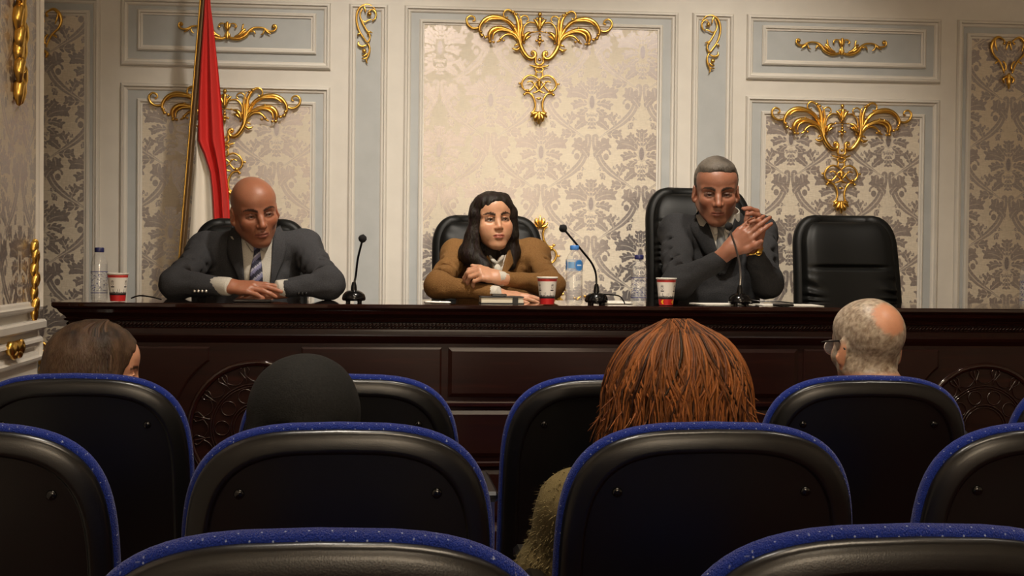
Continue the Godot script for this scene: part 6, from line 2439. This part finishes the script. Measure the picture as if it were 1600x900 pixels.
func make_table_things() -> void:
	mat("foam", srgb(20, 20, 21), 0.95)
	cup_texture(0)
	cup_texture(1)
	film_material(1)
	film_material(2)
	paper_cup(184, -4.70, "red and white paper cup with a skyline print beside the podium's end bottle", 0, 0.35)
	paper_cup(855, -4.70, "red and white paper cup in front of the woman in tan", 0, -0.3)
	paper_cup(1041, -4.72, "paper cup with a yellow arrow on its red foot", 1, 0.1)
	bottle(155, -4.74, 0.172, 0.0265, "small clear water bottle with navy cap at the podium's end", M.cap_navy, 1)
	bottle(897, -4.74, 0.198, 0.0285, "larger clear water bottle with light blue cap and blue label", M.cap_blue, 2)
	bottle(998, -4.72, 0.166, 0.0265, "small ribbed water bottle with navy cap beside the tall leather chair", M.cap_navy, 1)
	bottle(1606, -4.74, 0.165, 0.0265, "small navy-capped water bottle past the empty leather chair", M.cap_navy, 1)
	microphone(553, -4.80, [[556, 430, -4.80], [559, 405, -4.79], [565, 380, -4.77], [566.5, 373, -4.77]], "gooseneck microphone beside the man in the grey suit", false)
	microphone(932, -4.80, [[931, 428, -4.80], [925, 412, -4.79], [912, 395, -4.78], [886, 364, -4.76], [880, 357, -4.76]], "gooseneck microphone bent over the blue-capped bottle", false)
	microphone(1156, -4.80, [[1157, 430, -4.80], [1155, 410, -4.79], [1149, 385, -4.77], [1141, 362, -4.75], [1139, 354, -4.75]], "silver-necked gooseneck microphone before the man in charcoal", true)
	# cables
	for c in [[[944, 460], [966, 462], [974, 470], [976, 474], "thin black cable curling from the middle microphone"], [[1172, 468], [1190, 471], [1215, 471], [1240, 474], "thin black cable trailing from the silver-necked microphone"], [[205, 466], [218, 462], [236, 464], [252, 468], "thin black cable looping near the grey-suited man's sleeve"]]:
		var mb := MB.new()
		var pts := []
		var z := -4.78
		for i in 4:
			var p := wp(c[i][0], c[i][1], z + 0.02 * i)
			p.y = maxf(p.y, Y_DESK + 0.003)
			pts.append(p)
		var o: Vector3 = Vector3(pts[0].x, Y_DESK, pts[0].z)
		var sm := smooth(pts, 6)
		var loc := []
		for p in sm: loc.append(p - o)
		mb.tube(loc, range(sm.size()).map(func(_i): return 0.0024), 6)
		solo("microphone_cable", mb, M.black_gloss, c[4], "cable", o)
	# notebook with page block, cover, elastic band
	var a := tp(752, -4.74)
	var b := tp(820, -4.74)
	var t := thing("notebook", "thick black notebook with cream pages under the woman's hand", "notebook", Vector3((a.x + b.x) / 2, Y_DESK, -4.81))
	var w := (b.x - a.x) / 2
	var nb := MB.new()
	nb.box(Vector3(-w + 0.002, 0.003, -0.055), Vector3(w - 0.002, 0.021, 0.053), 0.001)
	part("page_block", nb, M.page_edge, t)
	for y in [0.0, 0.021]:
		nb = MB.new()
		nb.box(Vector3(-w, y, -0.057), Vector3(w, y + 0.003, 0.056), 0.001)
		part("cover", nb, M.black_cover, t)
	nb = MB.new()
	nb.box(Vector3(w * 0.46, -0.0002, -0.058), Vector3(w * 0.72, 0.0248, 0.0575), 0.001)
	part("elastic_band", nb, M.black_cover, t)
	flat_box("phone", "black phone lying on the notebook", "phone", 769, 792, -4.83, -4.76, 0.008, M.black_gloss, 0.0, 0.024)
	var pen := MB.new()
	var pa := tp(663, -4.72)
	var pb := tp(705, -4.72)
	pen.tube([Vector3(0, 0.005, 0), Vector3(0.004, 0.005, 0), Vector3((pb.x - pa.x) * 0.9, 0.005, 0.004), Vector3(pb.x - pa.x, 0.005, 0.005)], [0.002, 0.0045, 0.0045, 0.0015], 10)
	var po := thing("pen", "slim silver pen lying by the woman's elbow", "pen", pa)
	part("barrel", pen, M.steel, po)
	flat_box("tablet", "dark tablet under the grey-suited man's hands", "tablet", 364, 424, -4.86, -4.74, 0.009, M.black_gloss)
	flat_box("paper_stack", "white paper stack behind the middle microphone", "paper", 940, 988, -5.0, -4.8, 0.006, M.paper, 0.05)
	flat_box("paper_sheet", "white sheet of paper before the man in charcoal", "paper", 1098, 1178, -4.98, -4.80, 0.0015, M.paper, 0.1)
	flat_box("paper_sheet", "white sheet of paper before the empty leather chair", "paper", 1196, 1290, -4.92, -4.74, 0.0015, M.paper, -0.06)
	flat_box("phone", "dark phone between the sheet of paper and the empty chair", "phone", 1215, 1240, -4.72, -4.67, 0.008, M.black_gloss, 0.2)
